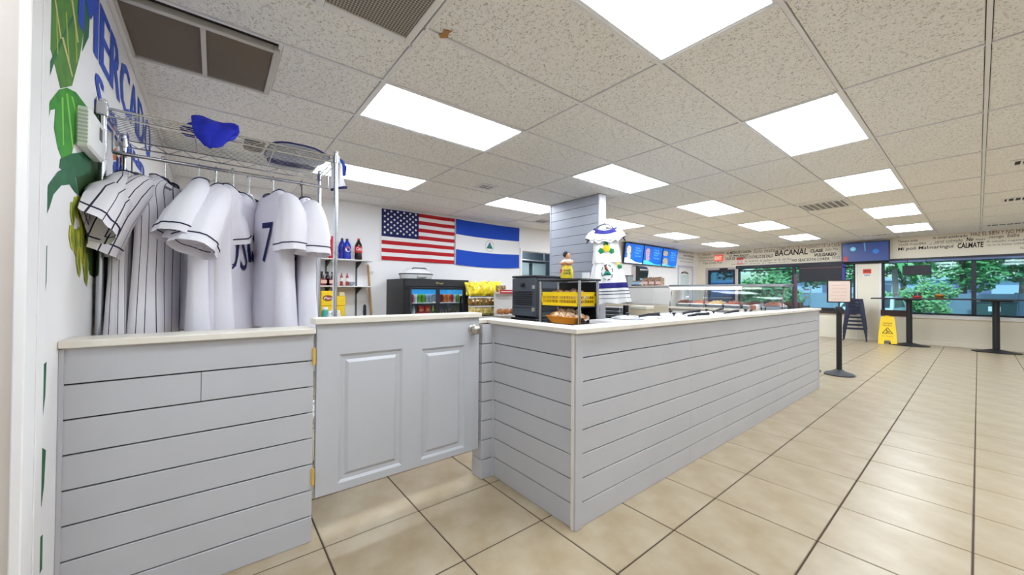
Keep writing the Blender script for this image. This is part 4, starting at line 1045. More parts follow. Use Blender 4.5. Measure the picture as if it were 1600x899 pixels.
def bagset(n, z, w, h, d, mm, kind, lab, grp, x=RX-.05, span=1.0, rows_=1):
    me = [bag_mesh(w, h, d, 50+q).mesh('bag', mm, 60) for q in range(3)]
    lm_ = MB().ball((d*.9, 0, h*.52), (.006, w*.22, h*.18), 10, 6).mesh('label', LABP, 60)
    for k in range(n):
        y = (y0+y1)/2-hw*.9+2*hw*.9*span*(k+.5)/n
        for r in range(rows_):
            o = thing('snack_bag', lab(k, r), 'bag', (x-.07*r, y, z+.004), rnd.uniform(-.7, .7), grp)
            b_ = put('bag', me[(k+r) % 3], o, (0, 0, 0)); b_.rotation_euler.y = -.25+rnd.uniform(-.2, .2); b_.rotation_euler.x = rnd.uniform(-.45, .45)
            q = put('label', lm_, b_, (0, 0, 0))
O_ = ['first', 'second', 'third', 'fourth', 'fifth', 'sixth', 'seventh', 'eighth', 'ninth']
bagset(7, zt[0], .15, .24, .05, BAGY, 0, lambda k, r: '%s bright yellow snack bag from the cooler, %s row of the top tray' % (O_[k], ['front', 'back'][r]), 'yellow bags on the top tray of the snack rack', rows_=2)
bagset(6, zt[1], .14, .11, .04, BAGB, 0, lambda k, r: '%s brown snack bag from the cooler, low tray between the yellow ones' % O_[k], 'brown bags on the middle tray of the snack rack', span=.85)
bagset(8, zt[2], .14, .19, .045, BAGW, 0, lambda k, r: '%s cream snack bag from the cooler, lowest tray in view' % O_[k], 'cream bags on the lower tray of the snack rack')
p = at(763, 448, 0, RX-.1)
tag(MB().lathe([(.03, 0), (.03, .07), (.015, .09), (.018, .11)], 10, (p.x, p.y, zt[0]+.14)).build('black_jar', BLACK, None, 50), 'small black jar standing among the yellow bags at the rack end', 'jar')
# red and white shelf with snacks, then bread below
p = at(789, 455, 0, -4.72)
t = thing('bun_shelf', 'small white shelf with red striped rail left of the black carrier', 'shelf', (p.x, p.y, 0))
m_ = MB(); m_.box(-.16, -.1, p.z-.04, 0, .3, p.z-.02).box(-.16, -.1, .78, 0, .3, .8).box(-.16, -.1, 0, -.14, .3, p.z).build('frame', WHITE, t)
MB().box(0, -.1, p.z-.04, .008, .3, p.z+.02).build('red_rail', REDL, t); MB().box(.008, -.08, p.z-.016, .01, .28, p.z-.004).build('white_stripe', WHITE, t)
BREAD = mat('bread', (190, 128, 66), .6, noise=(20, (140, 84, 40), .25), vary=.12)
tag(MB().box(p.x-.12, p.y-.1, p.z-.019, p.x-.04, p.y+.05, p.z+.09, .006).build('snack_box', mat('snack_box', (206, 176, 120), .5, noise=(30, (90, 70, 60), .15))), 'small patterned snack box above the red rail', 'box')
for k in range(3):
    o = tag(MB().ball((0, 0, .045), (.06, .06, .045), 12, 8, jit=.08).build('bread_roll', BREAD, None, 60, loc=(p.x-.075, p.y-.03+.13*k, .8)), '%s brown bread roll on the white shelf left of the black carrier' % ['left', 'middle', 'right'][k], 'bread', 'bread rolls beside the black carrier')

# ------------------------------------------------------------------ prep table, carrier, bread rack
TZ = .80
t = thing('prep_table', 'steel prep table behind the counter carrying the black carrier and the bread rack', 'table', (-3.2, 3.3, 0))
MB().box(-.75, -.5, TZ-.04, .75, .5, TZ, .004).build('tabletop', STEEL, t); MB().box(-.7, -.45, .25, .7, .45, .27).build('undershelf', STEEL, t)
for sx in (-.7, .7):
    for sy in (-.45, .45): MB().cyl((sx, sy, 0), (sx, sy, TZ-.04), .02, n=10).build('leg', STEEL, t, 40)
CX0, CX1, CY0, CY1 = -3.89, -3.42, 3.1, 3.7
t = thing('food_carrier', 'dark grey insulated food carrier with louvred door, left of the bread rack', 'carrier', ((CX0+CX1)/2, CY0, TZ))
a = (CX1-CX0)/2; Hc = .575
MB().box(-a, .03, .03, a, .6, Hc-.02, .02).build('body', CHAR, t)
MB().box(-a-.005, .0, Hc-.025, a+.005, .61, Hc, .008).build('lid', SOFTBLK, t)
dr = MB().box(-a+.005, -.004, .05, a-.005, .03, Hc-.03, .012).build('door', CHAR, t)
for k in range(7): MB().box(-a+.05, -.018, .20+.027*k, a-.05, -.002, .214+.027*k, .004).build('louver', SOFTBLK, dr)
MB().box(-a+.02, -.012, .16, a-.02, -.002, .168, .002).build('rib', SOFTBLK, dr)
MB().lathe([(.02, 0), (.03, .01), (.03, .03), (.01, .04)], 14, (0, 0, 0)).build('dial', SOFTBLK, dr, 40).matrix_local = Matrix.Translation((0, -.004, .46)) @ Matrix.Rotation(PI/2, 4, 'X')
MB().box(a, .07, .12, a+.015, .5, .42, .01).build('side_recess', BLACK, t)
MB().box(-a-.01, -.01, 0, a+.01, .6, .03, .008).build('base', BLACK, t)
for z in (.12, .4): MB().box(a-.05, -.02, z, a-.01, .0, z+.05, .004).build('latch', CHROME, t)
# bread rack: black top, chrome legs
BX0, BX1, BY0, BY1, BZ = -3.14, -2.56, 2.93, 3.22, 1.31
t = thing('bread_rack', 'small rack with black top and chrome legs holding crates of bread', 'rack', ((BX0+BX1)/2, (BY0+BY1)/2, TZ))
a, b = (BX1-BX0)/2, (BY1-BY0)/2
MB().box(-a-.03, -b-.03, BZ-TZ-.022, a+.03, b+.03, BZ-TZ, .008).build('top', SOFTBLK, t)
for sx in (-a, a):
    for sy in (-b, b): MB().cyl((sx, sy, 0), (sx, sy, BZ-TZ-.022), .0165, n=12).build('leg', CHROME, t, 40)
for z in (.205, .015): MB().box(-a, -b, z, a, b, z+.012, .003).build('shelf', BLACK, t)
MB().box(-a+.02, b-.004, .03, a-.02, b+.004, BZ-TZ-.03).build('back_panel', BLACK, t)
def crate(name, label, x, y, z, w, d, h, mm, rows_=2):
    t = thing(name, label, 'crate', (x, y, z)); a, b = w/2, d/2
    m_ = MB().box(-a+.005, -b+.005, 0, a-.005, b-.005, .008)
    wall = .007
    for s in (-1, 1):
        # long sides with slots, built as rails and bars
        for (z0, z1) in ((.0, h*.22), (h*.42, h*.5), (h*.7, h)): m_.box(-a, s*b-wall/2, z0, a, s*b+wall/2, z1, .001); m_.box(s*a-wall/2, -b, z0, s*a+wall/2, b, z1, .001)
        n = 22
        for k in range(n+1):
            q = -a+w*k/n
            wd = .022 if k in (0, n) or abs(k-n/2) < .6 else .0045
            m_.box(q-wd/2, s*b-wall/2, h*.2, q+wd/2, s*b+wall/2, h*.72)
        n = 10
        for k in range(n+1):
            q = -b+d*k/n; wd = .02 if k in (0, n) else .0045
            m_.box(s*a-wall/2, q-wd/2, h*.2, s*a+wall/2, q+wd/2, h*.72)
    m_.build('basket', mm, t)
    m2 = MB()
    for s in (-1, 1): m2.box(-a-.006, s*b-.008, h-.012, a+.006, s*b+.008, h, .003).box(s*a-.008, -b, h-.012, s*a+.008, b, h, .003)
    m2.build('rim', mm, t)
    return t
YCR = mat('crate_yellow', (252, 212, 10), .4); OCR = mat('crate_orange', (240, 150, 30), .4)
crate('bread_crate', 'bright yellow slotted plastic crate of bagged bread on the upper shelf of the rack', -2.85, 3.07, TZ+.218, .52, .28, .15, YCR)
PLAST = mat('bread_bag', (160, 88, 44), .2, noise=(30, (228, 204, 180), .12), vary=.18, coat=.4); PLAST2 = mat('bun_bag', (206, 134, 52), .2, noise=(34, (244, 226, 196), .1), vary=.15, coat=.4)  # pale streaks in the brown bread bag colour are painted film highlights
def loaf(label, x, y, z, w, d, h, rz, mm, grp):
    t = thing('bread_bag', label, 'bread', (x, y, z), rz, grp)
    b_ = MB(); b_.ball((0, 0, h/2), (w/2, d/2, h/2), 16, 12, jit=.13); b_.build('loaf', mm, t, 50)
    k = MB(); k.grid(lambda i, j: (w/2*.9+.045*j/4, (.012+.028*j/4)*cos(2*PI*i/10), h*.55+(.01+.022*j/4)*sin(2*PI*i/10)*(1+.3*sin(i*3))), 10, 4, True)
    k.build('twisted_end', mat('film', (236, 226, 214), .3), t, 70, flip=False)
cr_n = ['left', 'second', 'middle', 'fourth', 'right']
for k in range(5):
    loaf('%s bag of brown bread in the bright yellow crate, counted from its left end' % cr_n[k], -3.04+.095*k, 3.06, TZ+.232, .12, .15, .15+.02*(k % 2), PI/2*.9+rnd.uniform(-.4, .4), PLAST, 'bread bags in the yellow crate')
ob = thing('bun_basket', 'shallow orange basket of bagged buns on the lower shelf of the rack', 'basket', (-2.83, 3.02, TZ+.028))
m_ = MB(); m_.grid(lambda i, j: ((.16+.05*j/3)*sup(2*PI*i/28, .6)[0]*1.25, (.085+.02*j/3)*sup(2*PI*i/28, .6)[1], .07*j/3), 28, 3, True); m_.f.append(tuple(range(28))); m_.mi.append(0)
m_.build('basket', OCR, ob, 60, flip=False)
MB().tube([(.21*1.25*sup(2*PI*i/28, .6)[0], .105*sup(2*PI*i/28, .6)[1], .07) for i in range(29)], .006, 6).build('rim', OCR, ob, 60)
bn = ['left end of the basket', 'front left of the basket', 'front middle of the basket', 'front right of the basket', 'right end of the basket', 'top of the pile, left', 'top of the pile, right']
for k, (dx, dy, dz) in enumerate([(-.18, .02, .01), (-.09, -.03, .02), (0, -.03, .02), (.09, -.03, .02), (.18, .02, .01), (-.07, .03, .07), (.06, .03, .07)]):
    loaf('bag of golden buns in the orange basket, '+bn[k], -2.83+dx, 3.02+dy, TZ+.034+dz, .14, .11, .10, rnd.uniform(-.6, .6), PLAST2, 'bun bags in the orange basket')
# figurine jar on the rack
SKIN = mat('figure_skin', (214, 160, 120), .5)
t = thing('figurine_jar', 'painted jar shaped as a seated lady in a yellow skirt, on the black rack top', 'figurine', (-2.86, 3.06, BZ))
RZF = .9
MB().lathe([(.05, 0), (.068, .01), (.074, .05), (.07, .10), (.055, .14), (.05, .15)], 22).build('skirt', mat('skirt_yellow', (236, 214, 50), .35, noise=(9, (220, 190, 30), .3)), t, 50)
b_ = MB().lathe([(.048, .145), (.058, .165), (.056, .20), (.035, .225), (.016, .235), (.016, .25)], 20); b_.ball((.02, -.01, .262), (.03, .03, .034), 14, 10)
b_.tube([(-.05, .0, .205), (-.062, -.03, .18), (-.02, -.062, .172), (.02, -.06, .178)], [.018, .018, .014, .011], 8).tube([(.045, .03, .205), (.07, .0, .18), (.06, -.035, .172), (.02, -.055, .185)], [.018, .018, .014, .011], 8)
b_.ball((.044, -.03, .262), .006, 6, 4)
b_.build('figure', SKIN, t, 60)
MB().lathe([(.052, .17), (.064, .185), (.062, .205), (.045, .22), (.03, .222)], 18).build('white_blouse', mat('blouse', (240, 236, 230), .5), t, 60)
MB().ball((.002, -.014, .275), (.038, .037, .036), 14, 10).ball((-.02, .025, .245), (.018, .018, .035), 10, 8).build('hair', mat('hair_black', (26, 20, 20), .5), t, 60)
for s in (-1, 1): MB().ball((.036+.006*0, -.026+s*.010, .266), .003, 6, 4).build('eye', SOFTBLK, t)
MB().ball((.04, -.03, .253), (.003, .006, .002), 6, 4).build('mouth', REDL, t)
MB().prism([(.028*cos(2*PI*q/10)*(1 if q % 2 else .55), .028*sin(2*PI*q/10)*(1 if q % 2 else .55)) for q in range(10)], lambda u, v, w: ((.069+w)*cos(-1.9+u/.07), (.069+w)*sin(-1.9+u/.07), .09+v), .006).build('painted_flower', mat('flower_magenta', (214, 50, 120), .4), t)
m_ = MB()
for body, z, w_ in (('KAFÉ', .085, .075), ('SABOR', .05, .08)): text(m_, body, lambda u, v, z=z, w_=w_: ((.0755)*cos(-.75+(u-w_/2)/.07), (.0755)*sin(-.75+(u-w_/2)/.07), z+v), w_, .027, .1, .02)
m_.build('lettering', mat('ink_green', (40, 90, 60), .5), t, flip=False)
tag(MB().lathe([(.03, 0), (.04, .005), (.042, .065), (.04, .065), (.036, .01)], 18, (-2.62, 3.1, BZ)).build('white_cup', WHITE, None, 50), 'small white cup on the black rack top, right of the lady jar', 'cup')

# ------------------------------------------------------------------ shiplap pillar and the folk dress
PLX0, PLX1, PLY0, PLY1 = -4.21, -3.25, 4.13, 4.27
pl = struct(MB().box(PLX0+.012, PLY0+.012, 0, PLX1-.012, PLY1-.0, CEIL).build('pillar', DARK))
m_ = 19
for k in range(m_):
    z0, z1 = k*CEIL/m_, (k+1)*CEIL/m_-.005
    MB().box(PLX0, PLY0, z0, PLX1-.022, PLY0+.0115, z1, .0015).build('plank', PILLAR, pl)
MB().box(PLX1-.022, PLY0-.006, 0, PLX1+.0, PLY0+.012, CEIL, .002).box(PLX1-.0118, PLY0+.012, 0, PLX1, PLY1, CEIL, .002).build('corner_trim', mat('pillar_side', (214, 214, 222), .45), pl)
MB().box(PLX0-.012, PLY0-.006, 0, PLX0+.01, PLY1, CEIL, .002).build('edge_trim', PILLAR, pl)

dx, dy = -3.12, 4.07
t = thing('folk_dress', 'white embroidered folk blouse and skirt hanging at the pillar edge', 'dress', (dx, dy, 2.12), math.radians(38))
t.rotation_euler.y = -.05
DW = mat('dress_white', (242, 240, 240), .85, bump=(16, .2)); DN = mat('dress_navy', (38, 34, 120), .85)
def ell(z, hw, hd, ruf=0, n=0, ph=0, drop=0, zw=0):
    N = 72; out = []
    for q in range(N):
        th = 2*PI*q/N; c, s = sup(th, .8); f = 1+ruf*sin(n*th+ph)
        out.append((hw*c*(1+.3*ruf*sin(n*th+ph)), hd*s*f, z-drop*max(0, -s)**1.5*(1-.3*abs(c))-drop*.35*max(0, s)+zw*sin(n*th+ph+.8)))
    return out
def rings(rs, mm, name, par_, flip=False):
    m_ = MB(); N = 72
    for r in rs: m_.v += r
    for j in range(len(rs)-1):
        for q in range(N): m_.f.append((j*N+q, j*N+(q+1) % N, (j+1)*N+(q+1) % N, (j+1)*N+q)); m_.mi.append(0)
    return m_.build(name, mm, par_, 70, flip=flip)
TP = [(-.16, .15, .045, .02, 5, 0), (-.25, .165, .052, .06, 5, 0), (-.40, .17, .055, .10, 5, 1), (-.56, .185, .062, .14, 6, 2)]
rings([ell(-.085, .135, .042, drop=.05)]+[ell(*q) for q in TP], DW, 'blouse', t)
rings([ell(-.082, .138, .046, drop=.055), ell(-.115, .172, .06, .06, 11, 0, .055), ell(-.18, .20, .074, .12, 11, 0, .045, .006), ell(-.26, .215, .084, .17, 11, 0, .03, .014)], DW, 'ruffle', t)
rings([ell(-.078, .139, .048, drop=.055), ell(-.10, .158, .058, .05, 11, 0, .057), ell(-.13, .184, .068, .08, 11, 0, .053)], DN, 'neck_band', t)
rings([ell(-.225, .211, .082, .15, 11, 0, .036, .010), ell(-.232, .213, .0835, .155, 11, 0, .035, .011)], PIPE, 'ruffle_line', t)
for s in (-1, 1):
    m_ = MB(); m_.tube([(s*.13, 0, -.13), (s*.19, 0, -.17), (s*.225, -.01, -.24)], [.04, .055, .065], 16, cap=False, flat=.8); sv = m_.build('sleeve', DW, t, 70, flip=False)
    MB().tube([(s*(.222-.03*sin(q*PI/8)), .05*cos(q*PI/8)-.01, -.232+.05*sin(q*PI/8)) for q in range(17)], .004, 5).build('sleeve_piping', PIPE, sv, 60)
SKP = [(-.53, .155, .05, .08, 8, 0), (-.62, .185, .06, .16, 8, .5), (-.76, .215, .07, .24, 8, .8), (-.92, .245, .08, .28, 8, 1), (-1.10, .275, .088, .3, 8, 1)]
sk = [ell(*q) for q in SKP[:-1]]+[ell(*SKP[-1], 0, .012)]
rings(sk, DW, 'skirt', t)
def sk_ring(z, off):
    k = 0
    prof = SKP
    for a, b in zip(prof[:-1], prof[1:]):
        if b[0] <= z <= a[0]:
            f = (a[0]-z)/(a[0]-b[0]); A, B = ell(*a), ell(*b)
            out = []
            for p_, q_ in zip(A, B):
                v = Vector(p_).lerp(Vector(q_), f); n_ = Vector((v.x*.3, v.y, 0)).normalized(); v = v+n_*off; out.append((v.x, v.y, z))
            return out
for z0, z1, mm, nm in ((-.83, -.90, DN, 'skirt_band'), (-.935, -.945, PIPE, 'hem_line'), (-.975, -.985, PIPE, 'hem_line'), (-1.03, -1.036, PIPE, 'hem_line')):
    rings([sk_ring(z0, .004), sk_ring((z0+z1)/2, .005), sk_ring(z1, .004)], mm, nm, t)
def patch(name, mm, pts, zlo=0, off=.005):
    """embroidery on the front (-y) of the garment"""
    def fr(u, v):
        best = min((p_ for p_ in (top_ring(v))), key=lambda q: abs(q[0]-u)+(1 if q[1] > 0 else 0))
        return (u, best[1]-off, v)
    n = len(pts); V = [fr(*p_) for p_ in pts]; cx_ = sum(p_[0] for p_ in pts)/n; cz_ = sum(p_[1] for p_ in pts)/n
    V.append((cx_, min(v[1] for v in V)-.003, cz_))
    MB().add(V, [(q, (q+1) % n, n) for q in range(n)]).build(name, mm, t)
def top_ring(z):
    if z < -.56: return sk_ring(z, 0)
    prof = TP[1:]
    for a, b in zip(prof[:-1], prof[1:]):
        if b[0] <= z <= a[0]+1e-6:
            f = (a[0]-z)/(a[0]-b[0]); return [tuple(Vector(p_).lerp(Vector(q_), f)) for p_, q_ in zip(ell(*a), ell(*b))]
    return ell(*TP[1])
def blob(cx_, cz_, r, n=10, k=.25, sx=1): return [(cx_+sx*r*cos(2*PI*q/n)*(1+k*(q % 2)), cz_+r*sin(2*PI*q/n)*(1+k*(q % 2))) for q in range(n)]
EG = mat('embroider_green', (30, 130, 80), .8); EY = mat('embroider_yellow', (244, 206, 30), .8)
patch('embroidered_leaf', EG, blob(.0, -.315, .03)); patch('embroidered_leaf', EG, blob(-.065, -.40, .034)); patch('embroidered_leaf', EG, blob(.07, -.41, .032))
patch('embroidered_flower', EY, blob(.005, -.37, .043), off=.009)
patch('embroidered_hill', mat('embroider_teal', (40, 140, 120), .8), [(-.06, -.73), (.06, -.73), (.02, -.67), (-.02, -.67)], off=.012)
patch('embroidered_wing', mat('embroider_brown', (150, 80, 60), .8), [(-.02, -.66), (.03, -.69), (-.01, -.60), (-.04, -.58)], off=.012)
for q in range(8):
    a0 = 2*PI*q/8; patch('embroidered_arc', EG if q % 2 else PIPE, [(.09*cos(a0)*.85, -.69+.11*sin(a0)), (.09*cos(a0+.5)*.85, -.69+.11*sin(a0+.5)), (.078*cos(a0+.5)*.85, -.69+.097*sin(a0+.5)), (.078*cos(a0)*.85, -.69+.097*sin(a0))], off=.012)
patch('embroidered_leaf', EG, blob(.165, -.62, .028), off=.012); patch('embroidered_flower', EY, blob(.14, -.58, .016), off=.012)
t2 = thing('clothes_hanger', 'dark grey hanger holding the folk dress at the pillar', 'hanger', (dx, dy, 2.12), math.radians(38))
MB().tube([(0, 0, -.03), (0, 0, .03), (.012, 0, .06), (0, 0, .085), (-.016, 0, .07)], .003, 6).build('hook', CHROME, t2, 60)
MB().tube([(-.15, 0, -.12), (-.06, 0, -.055), (0, 0, -.035), (.06, 0, -.055), (.15, 0, -.12)], [.006, .009, .010, .009, .006], 8).build('arm', mat('hanger_dark', (60, 66, 70), .5), t2, 60)
_q = Matrix.Rotation(-math.radians(38), 3, 'Z') @ Vector((PLX1-dx, PLY0+.05-dy, .085))
MB().cyl((0, 0, .085), _q, .004, n=6).build('peg', CHROME, t2)

# ------------------------------------------------------------------ service end: cabinet, display case, steam counter
PWHITE = mat('panel_white', (238, 234, 230), .4)
CY = 5.30
t = thing('white_cabinet', 'white panelled cabinet block left of the glass display case', 'cabinet', (-3.6, CY, 0))
MB().box(-.75, 0, .97, .72, .55, 1.255, .004).build('upper_block', PWHITE, t); MB().box(-.78, -.02, 1.255, .72, .57, 1.275, .003).build('top', mat('top_grey', (200, 198, 196), .4), t)
for q in (-.45, -.1, .22, .50): MB().box(q, -.008, .985, q+.25, -.0, 1.24, .003).build('panel', PWHITE, t)
MB().box(-.75, -.01, .0, .72, .55, .97, .004).build('base', mat('cabinet_beige', (222, 208, 186), .5), t)
DX0, DX1, DY0, DY1 = -2.86, -1.46, 5.30, 5.72
t = thing('display_case', 'long glass hot food display case with lit steel top at the counter end', 'display case', ((DX0+DX1)/2, DY0, 0))
a = (DX1-DX0)/2; b = DY1-DY0
MB().box(-a, 0, .5, a, b, .935, .004).build('base', PWHITE, t)
MB().box(-a-.02, -.03, .935, a, b+.02, .965, .003).build('front_ledge', mat('ledge', (236, 226, 212), .35), t)
MB().box(-a-.012, -.02, 1.255, a+.02, b*.85, 1.285, .004).build('top', STEEL, t)
MB().box(-a-.08, .02, 1.225, a*.35, .08, 1.253, .008).build('lamp_tube', mat('tube_glow', (255, 250, 240), .4, emit=4), t)
m_ = MB(); m_.grid(lambda i, j: (-a+.0+2*a*i/6, -.015+.05*sin(PI*j/8*.5)*.0+.07*(1-cos(PI*j/16)), .965+.26*sin(PI*j/16)), 6, 8)
m_.build('curved_pane', CLEAR, t, 60, flip=False)
MB().box(-a, b-.012, .965, a, b-.006, 1.255).build('back_pane', CLEAR, t)
for q in (-a, -a*.3, a*.35, a): MB().tube([(q, -.012, .965), (q, .0, 1.06), (q, .03, 1.16), (q, .06, 1.255)], .007, 6).build('glass_rib', mat('rib_brown', (120, 100, 100), .5), t, 60)
TR = [mat('stew_brown', (130, 90, 84), .35, noise=(40, (96, 46, 32), .2)), mat('stew_red', (160, 96, 96), .35, noise=(40, (220, 150, 110), .2)), mat('rice_gold', (190, 150, 110), .6, noise=(60, (236, 206, 150), .2)), mat('meat_pink', (196, 130, 120), .4, noise=(30, (140, 70, 60), .2))]
TL = ['brown stew', 'red stew', 'golden rice', 'pink ham', 'brown meat', 'red sauce']
for k in range(6):
    x = -a+.14+k*.225
    o = thing('food_tray', 'steel tray of %s in the display case, number %s from its left end' % (TL[k], ['one', 'two', 'three', 'four', 'five', 'six'][k]), 'tray', ((DX0+DX1)/2+x, DY0+.2, .966), 0, 'food trays in the display case')
    MB().box(-.1, -.13, 0, .1, .13, .05, .008).build('tray', STEEL, o)
    f = MB(); f.grid(lambda i, j: ((i/10-.5)*.185, (j/10-.5)*.245, .051+.045*(1-(i/5-1)**4)*(1-(j/5-1)**4)*(1+.5*sin(i*2.1+k)*sin(j*1.7+k))*.9), 10, 10)
    f.build('food', TR[k % 4], o, 70, flip=False)
# steel worktop with pans along the inside of the long counter
t = thing('steam_table', 'stainless steam table with round pan lids, along the inside of the long counter', 'steam table', (-1.82, 3.6, 0))
MB().box(-.42, -.9, .88, .42, 1.6, .915, .004).build('tabletop', mat('bright_steel', (226, 226, 228), .3, .4), t)
MB().box(-.4, -.88, .2, .4, 1.58, .88).build('body', STEEL, t)
for sy in (-.84, 1.54):
    for sx in (-.36, .36): MB().cyl((sx, sy, 0), (sx, sy, .2), .022, n=8).build('leg', STEEL, t)
lids = [(-2.1, 3.1), (-1.85, 3.5), (-2.1, 3.9), (-1.8, 4.25), (-2.05, 4.65), (-1.75, 5.0)]
for k, (x, y) in enumerate(lids):
    o = thing('pan_lid', 'low steel pan lid with black knob on the steam table, %s from the bread rack' % O_[k], 'lid', (x, y, .915), .3*k, 'pan lids on the steam table')
    MB().lathe([(.15, 0), (.155, .006), (.15, .012), (.09, .03), (.02, .036)], 26).build('cover', mat('lid_steel', (224, 226, 230), .25, .6), o, 50)
    MB().lathe([(.008, .034), (.01, .045), (.022, .05), (.02, .06), (.005, .062)], 12).build('knob', BLACK, o, 50)
    MB().tube([(.12, 0, .03), (.2, .02, .05), (.3, .05, .06)], [.012, .012, .016], 8).build('ladle_handle', SOFTBLK, o, 60)
p = at(1163, 487, 2, .95)
t = thing('wrap_box', 'long pale box of food wrap lying on the inner edge of the counter', 'box', (-1.56, 4.75, .99), .2)
MB().box(-.025, -.2, 0, .025, .2, .05, .004).build('box', mat('wrap_pale', (226, 216, 202), .5), t); MB().box(-.026, .08, -.0005, .026, .201, .051, .004).build('blue_end', mat('wrap_blue', (150, 170, 206), .5), t); MB().box(-.027, -.21, .0, .027, -.2, .05, .004).build('end_flap', mat('wrap_brown', (150, 100, 80), .6), t)
for k, (x, y) in enumerate(((-1.62, 5.18), (-1.52, 5.52))):
    o = thing('tong_clip', ['small chrome clip with dark feet left on the counter top near the case', 'small chrome clip with dark feet at the counter end'][k], 'clip', (x, y, .99 if k else .966), .6, 'chrome clips by the display case')
    for s in (-.02, .02): MB().cyl((s, 0, 0), (s, 0, .03), .008, n=8).build('foot', SOFTBLK, o)
    MB().tube([(-.02, 0, .03), (0, 0, .045), (.02, 0, .03)], .006, 6).build('bow', CHROME, o, 60)
# boxes and pans behind the pillar, below the white cabinet
t = thing('storage_box', 'beige box standing behind the counter below the folk dress', 'box', (-3.05, 4.85, .78)); MB().box(-.13, -.1, 0, .13, .1, .19, .004).build('carton', mat('box_beige', (222, 204, 176), .6), t); MB().box(-.135, -.105, .15, .135, .105, .195, .004).build('lid', mat('box_lid', (236, 226, 208), .6), t)
struct_t = thing('back_counter', 'low white counter behind the pillar carrying the beige box and steel pans', 'counter', (-3.3, 4.85, 0))
MB().box(-.55, -.25, 0, .6, .25, .75).build('base', PWHITE, struct_t); MB().box(-.57, -.27, .75, .62, .27, .78, .004).build('top', STEEL, struct_t)
for k in range(3):
    o = thing('steel_pan', 'grey steel pan, %s of the stack behind the counter below the dress' % ['bottom', 'middle', 'top'][k], 'pan', (-3.45, 4.78, .78+.055*k), 0, 'steel pans below the dress')
    MB().box(-.14, -.1, 0, .14, .1, .05, .01).build('pan', STEEL, o); MB().box(-.155, -.115, .046, .155, .115, .054, .002).build('rim', STEEL, o)
tag(MB().box(-3.27, 4.7, .78, -3.22, 4.78, .98, .006).build('dark_tub', BLACK, None), 'narrow dark container beside the beige box', 'container')
# things on the white cabinet
TOPZ = 1.275
t = thing('steel_canister', 'square steel canister with dark lid right of the dress, on the white cabinet', 'canister', (-3.76, 5.50, TOPZ))
MB().box(-.09, -.07, 0, .09, .07, .17, .006).build('body', STEEL, t); MB().box(-.092, -.072, .17, .092, .072, .182, .003).build('lid', SOFTBLK, t)
t = thing('towel_dispenser', 'black rounded paper towel dispenser on the rear wall beside the menu screens', 'dispenser', (X_L, 9.25, 1.47))
m_ = MB(); m_.prism([(0, 0), (.2, .02), (.21, .1), (.24, .2), (.25, .34), (.2, .41), (.1, .44), (0, .44)], lambda u, v, w: (u, -.2+w, v), .42); m_.build('cover', mat('glossy_black', (30, 32, 36), .2), t, 40)
MB().box(.18, -.14, .03, .215, .16, .09, .005).build('towel_slot', mat('slot_blue', (120, 150, 190), .5), t); MB().box(0, -.23, .02, .12, -.2, .42, .004).build('side_panel', mat('side_grey', (200, 196, 200), .5), t)
t = thing('card_reader', 'small dark card reader with a pale blue screen on the white cabinet', 'reader', (-3.54, 5.47, TOPZ))
MB().box(-.07, -.05, 0, .07, .05, .025, .006).build('body', SOFTBLK, t); MB().prism([(-.05, .0), (.05, .0), (.05, .06), (-.05, .06)], lambda u, v, w: (u, -.02+v*.6+w, .02+v*.8), .006).build('screen', mat('screen_pale', (140, 176, 214), .4), t)
CTN = mat('carton_print', (196, 160, 140), .5, noise=(40, (110, 84, 50), .12), vary=.1)
for k in range(3):
    o = thing('snack_carton', 'small printed snack carton on the white cabinet, %s from the towel dispenser' % O_[k], 'carton', (-3.375+.115*k, 5.5, TOPZ), rnd.uniform(-.1, .1), 'printed cartons on the white cabinet')
    MB().box(-.05, -.05, 0, .05, .05, .125, .004).build('carton', CTN, o)
    MB().box(-.04, -.052, .03, .04, -.0505, .07).build('label', mat('carton_pink', (226, 196, 190), .5), o)
    m_ = MB()
    for q in range(5): m_.ball((-.036+.018*q, rnd.uniform(-.02, .02), .13), (.014, .014, .012), 6, 4)
    x_ = m_.build('contents', mat('nuts', (96, 80, 40), .7), o); x_['kind'] = 'stuff'
t = thing('corner_shelf', 'white shelf block with a brown roast and bottles right behind the folk dress', 'shelf', (-4.35, 5.75, TOPZ))
struct_h = MB().box(-.14, -.1, -.001, .14, .12, .42, .004).build('block', PWHITE, t)
tag(MB().ball((-4.3, 5.72, TOPZ+.46), (.12, .1, .06), 14, 8, jit=.05).build('roast', mat('roast', (150, 80, 56), .4, noise=(20, (90, 44, 34), .2)), None, 60), 'brown roasted piece on the white block beside the menu screens', 'food')

# ------------------------------------------------------------------ menu screens
SCR = mat('screen_blue', (16, 98, 190), .3, noise=(2.2, (8, 66, 150), .3), emit=.0)
def glow(m, k):
    b = m.node_tree.nodes['Principled BSDF']; s = b.inputs['Base Color'].links
    if s: m.node_tree.links.new(s[0].from_socket, b.inputs['Emission Color'])
    else: b.inputs['Emission Color'].default_value = b.inputs['Base Color'].default_value
    b.inputs['Emission Strength'].default_value = k
    return m
glow(SCR, .75)
ME = [glow(mat('menu_food%d' % k, c, .5, noise=(26, d, .2)), .6) for k, (c, d) in enumerate((((214, 170, 60), (190, 190, 200)), ((190, 180, 190), (150, 70, 110)), ((200, 170, 160), (80, 110, 60))))]
MT = glow(mat('menu_text', (130, 196, 240), .5), .7); MSW = glow(mat('menu_swoosh', (70, 180, 230), .5), .7); MPALE = glow(mat('menu_pale', (216, 234, 242), .5), .7)
ylist = [at(974, 400, 0, -5.93).y, at(1003.7, 400, 0, -5.93).y, at(1033, 400, 0, -5.93).y, at(1056.5, 400, 0, -5.93).y]
ordn = ['left', 'middle', 'right']
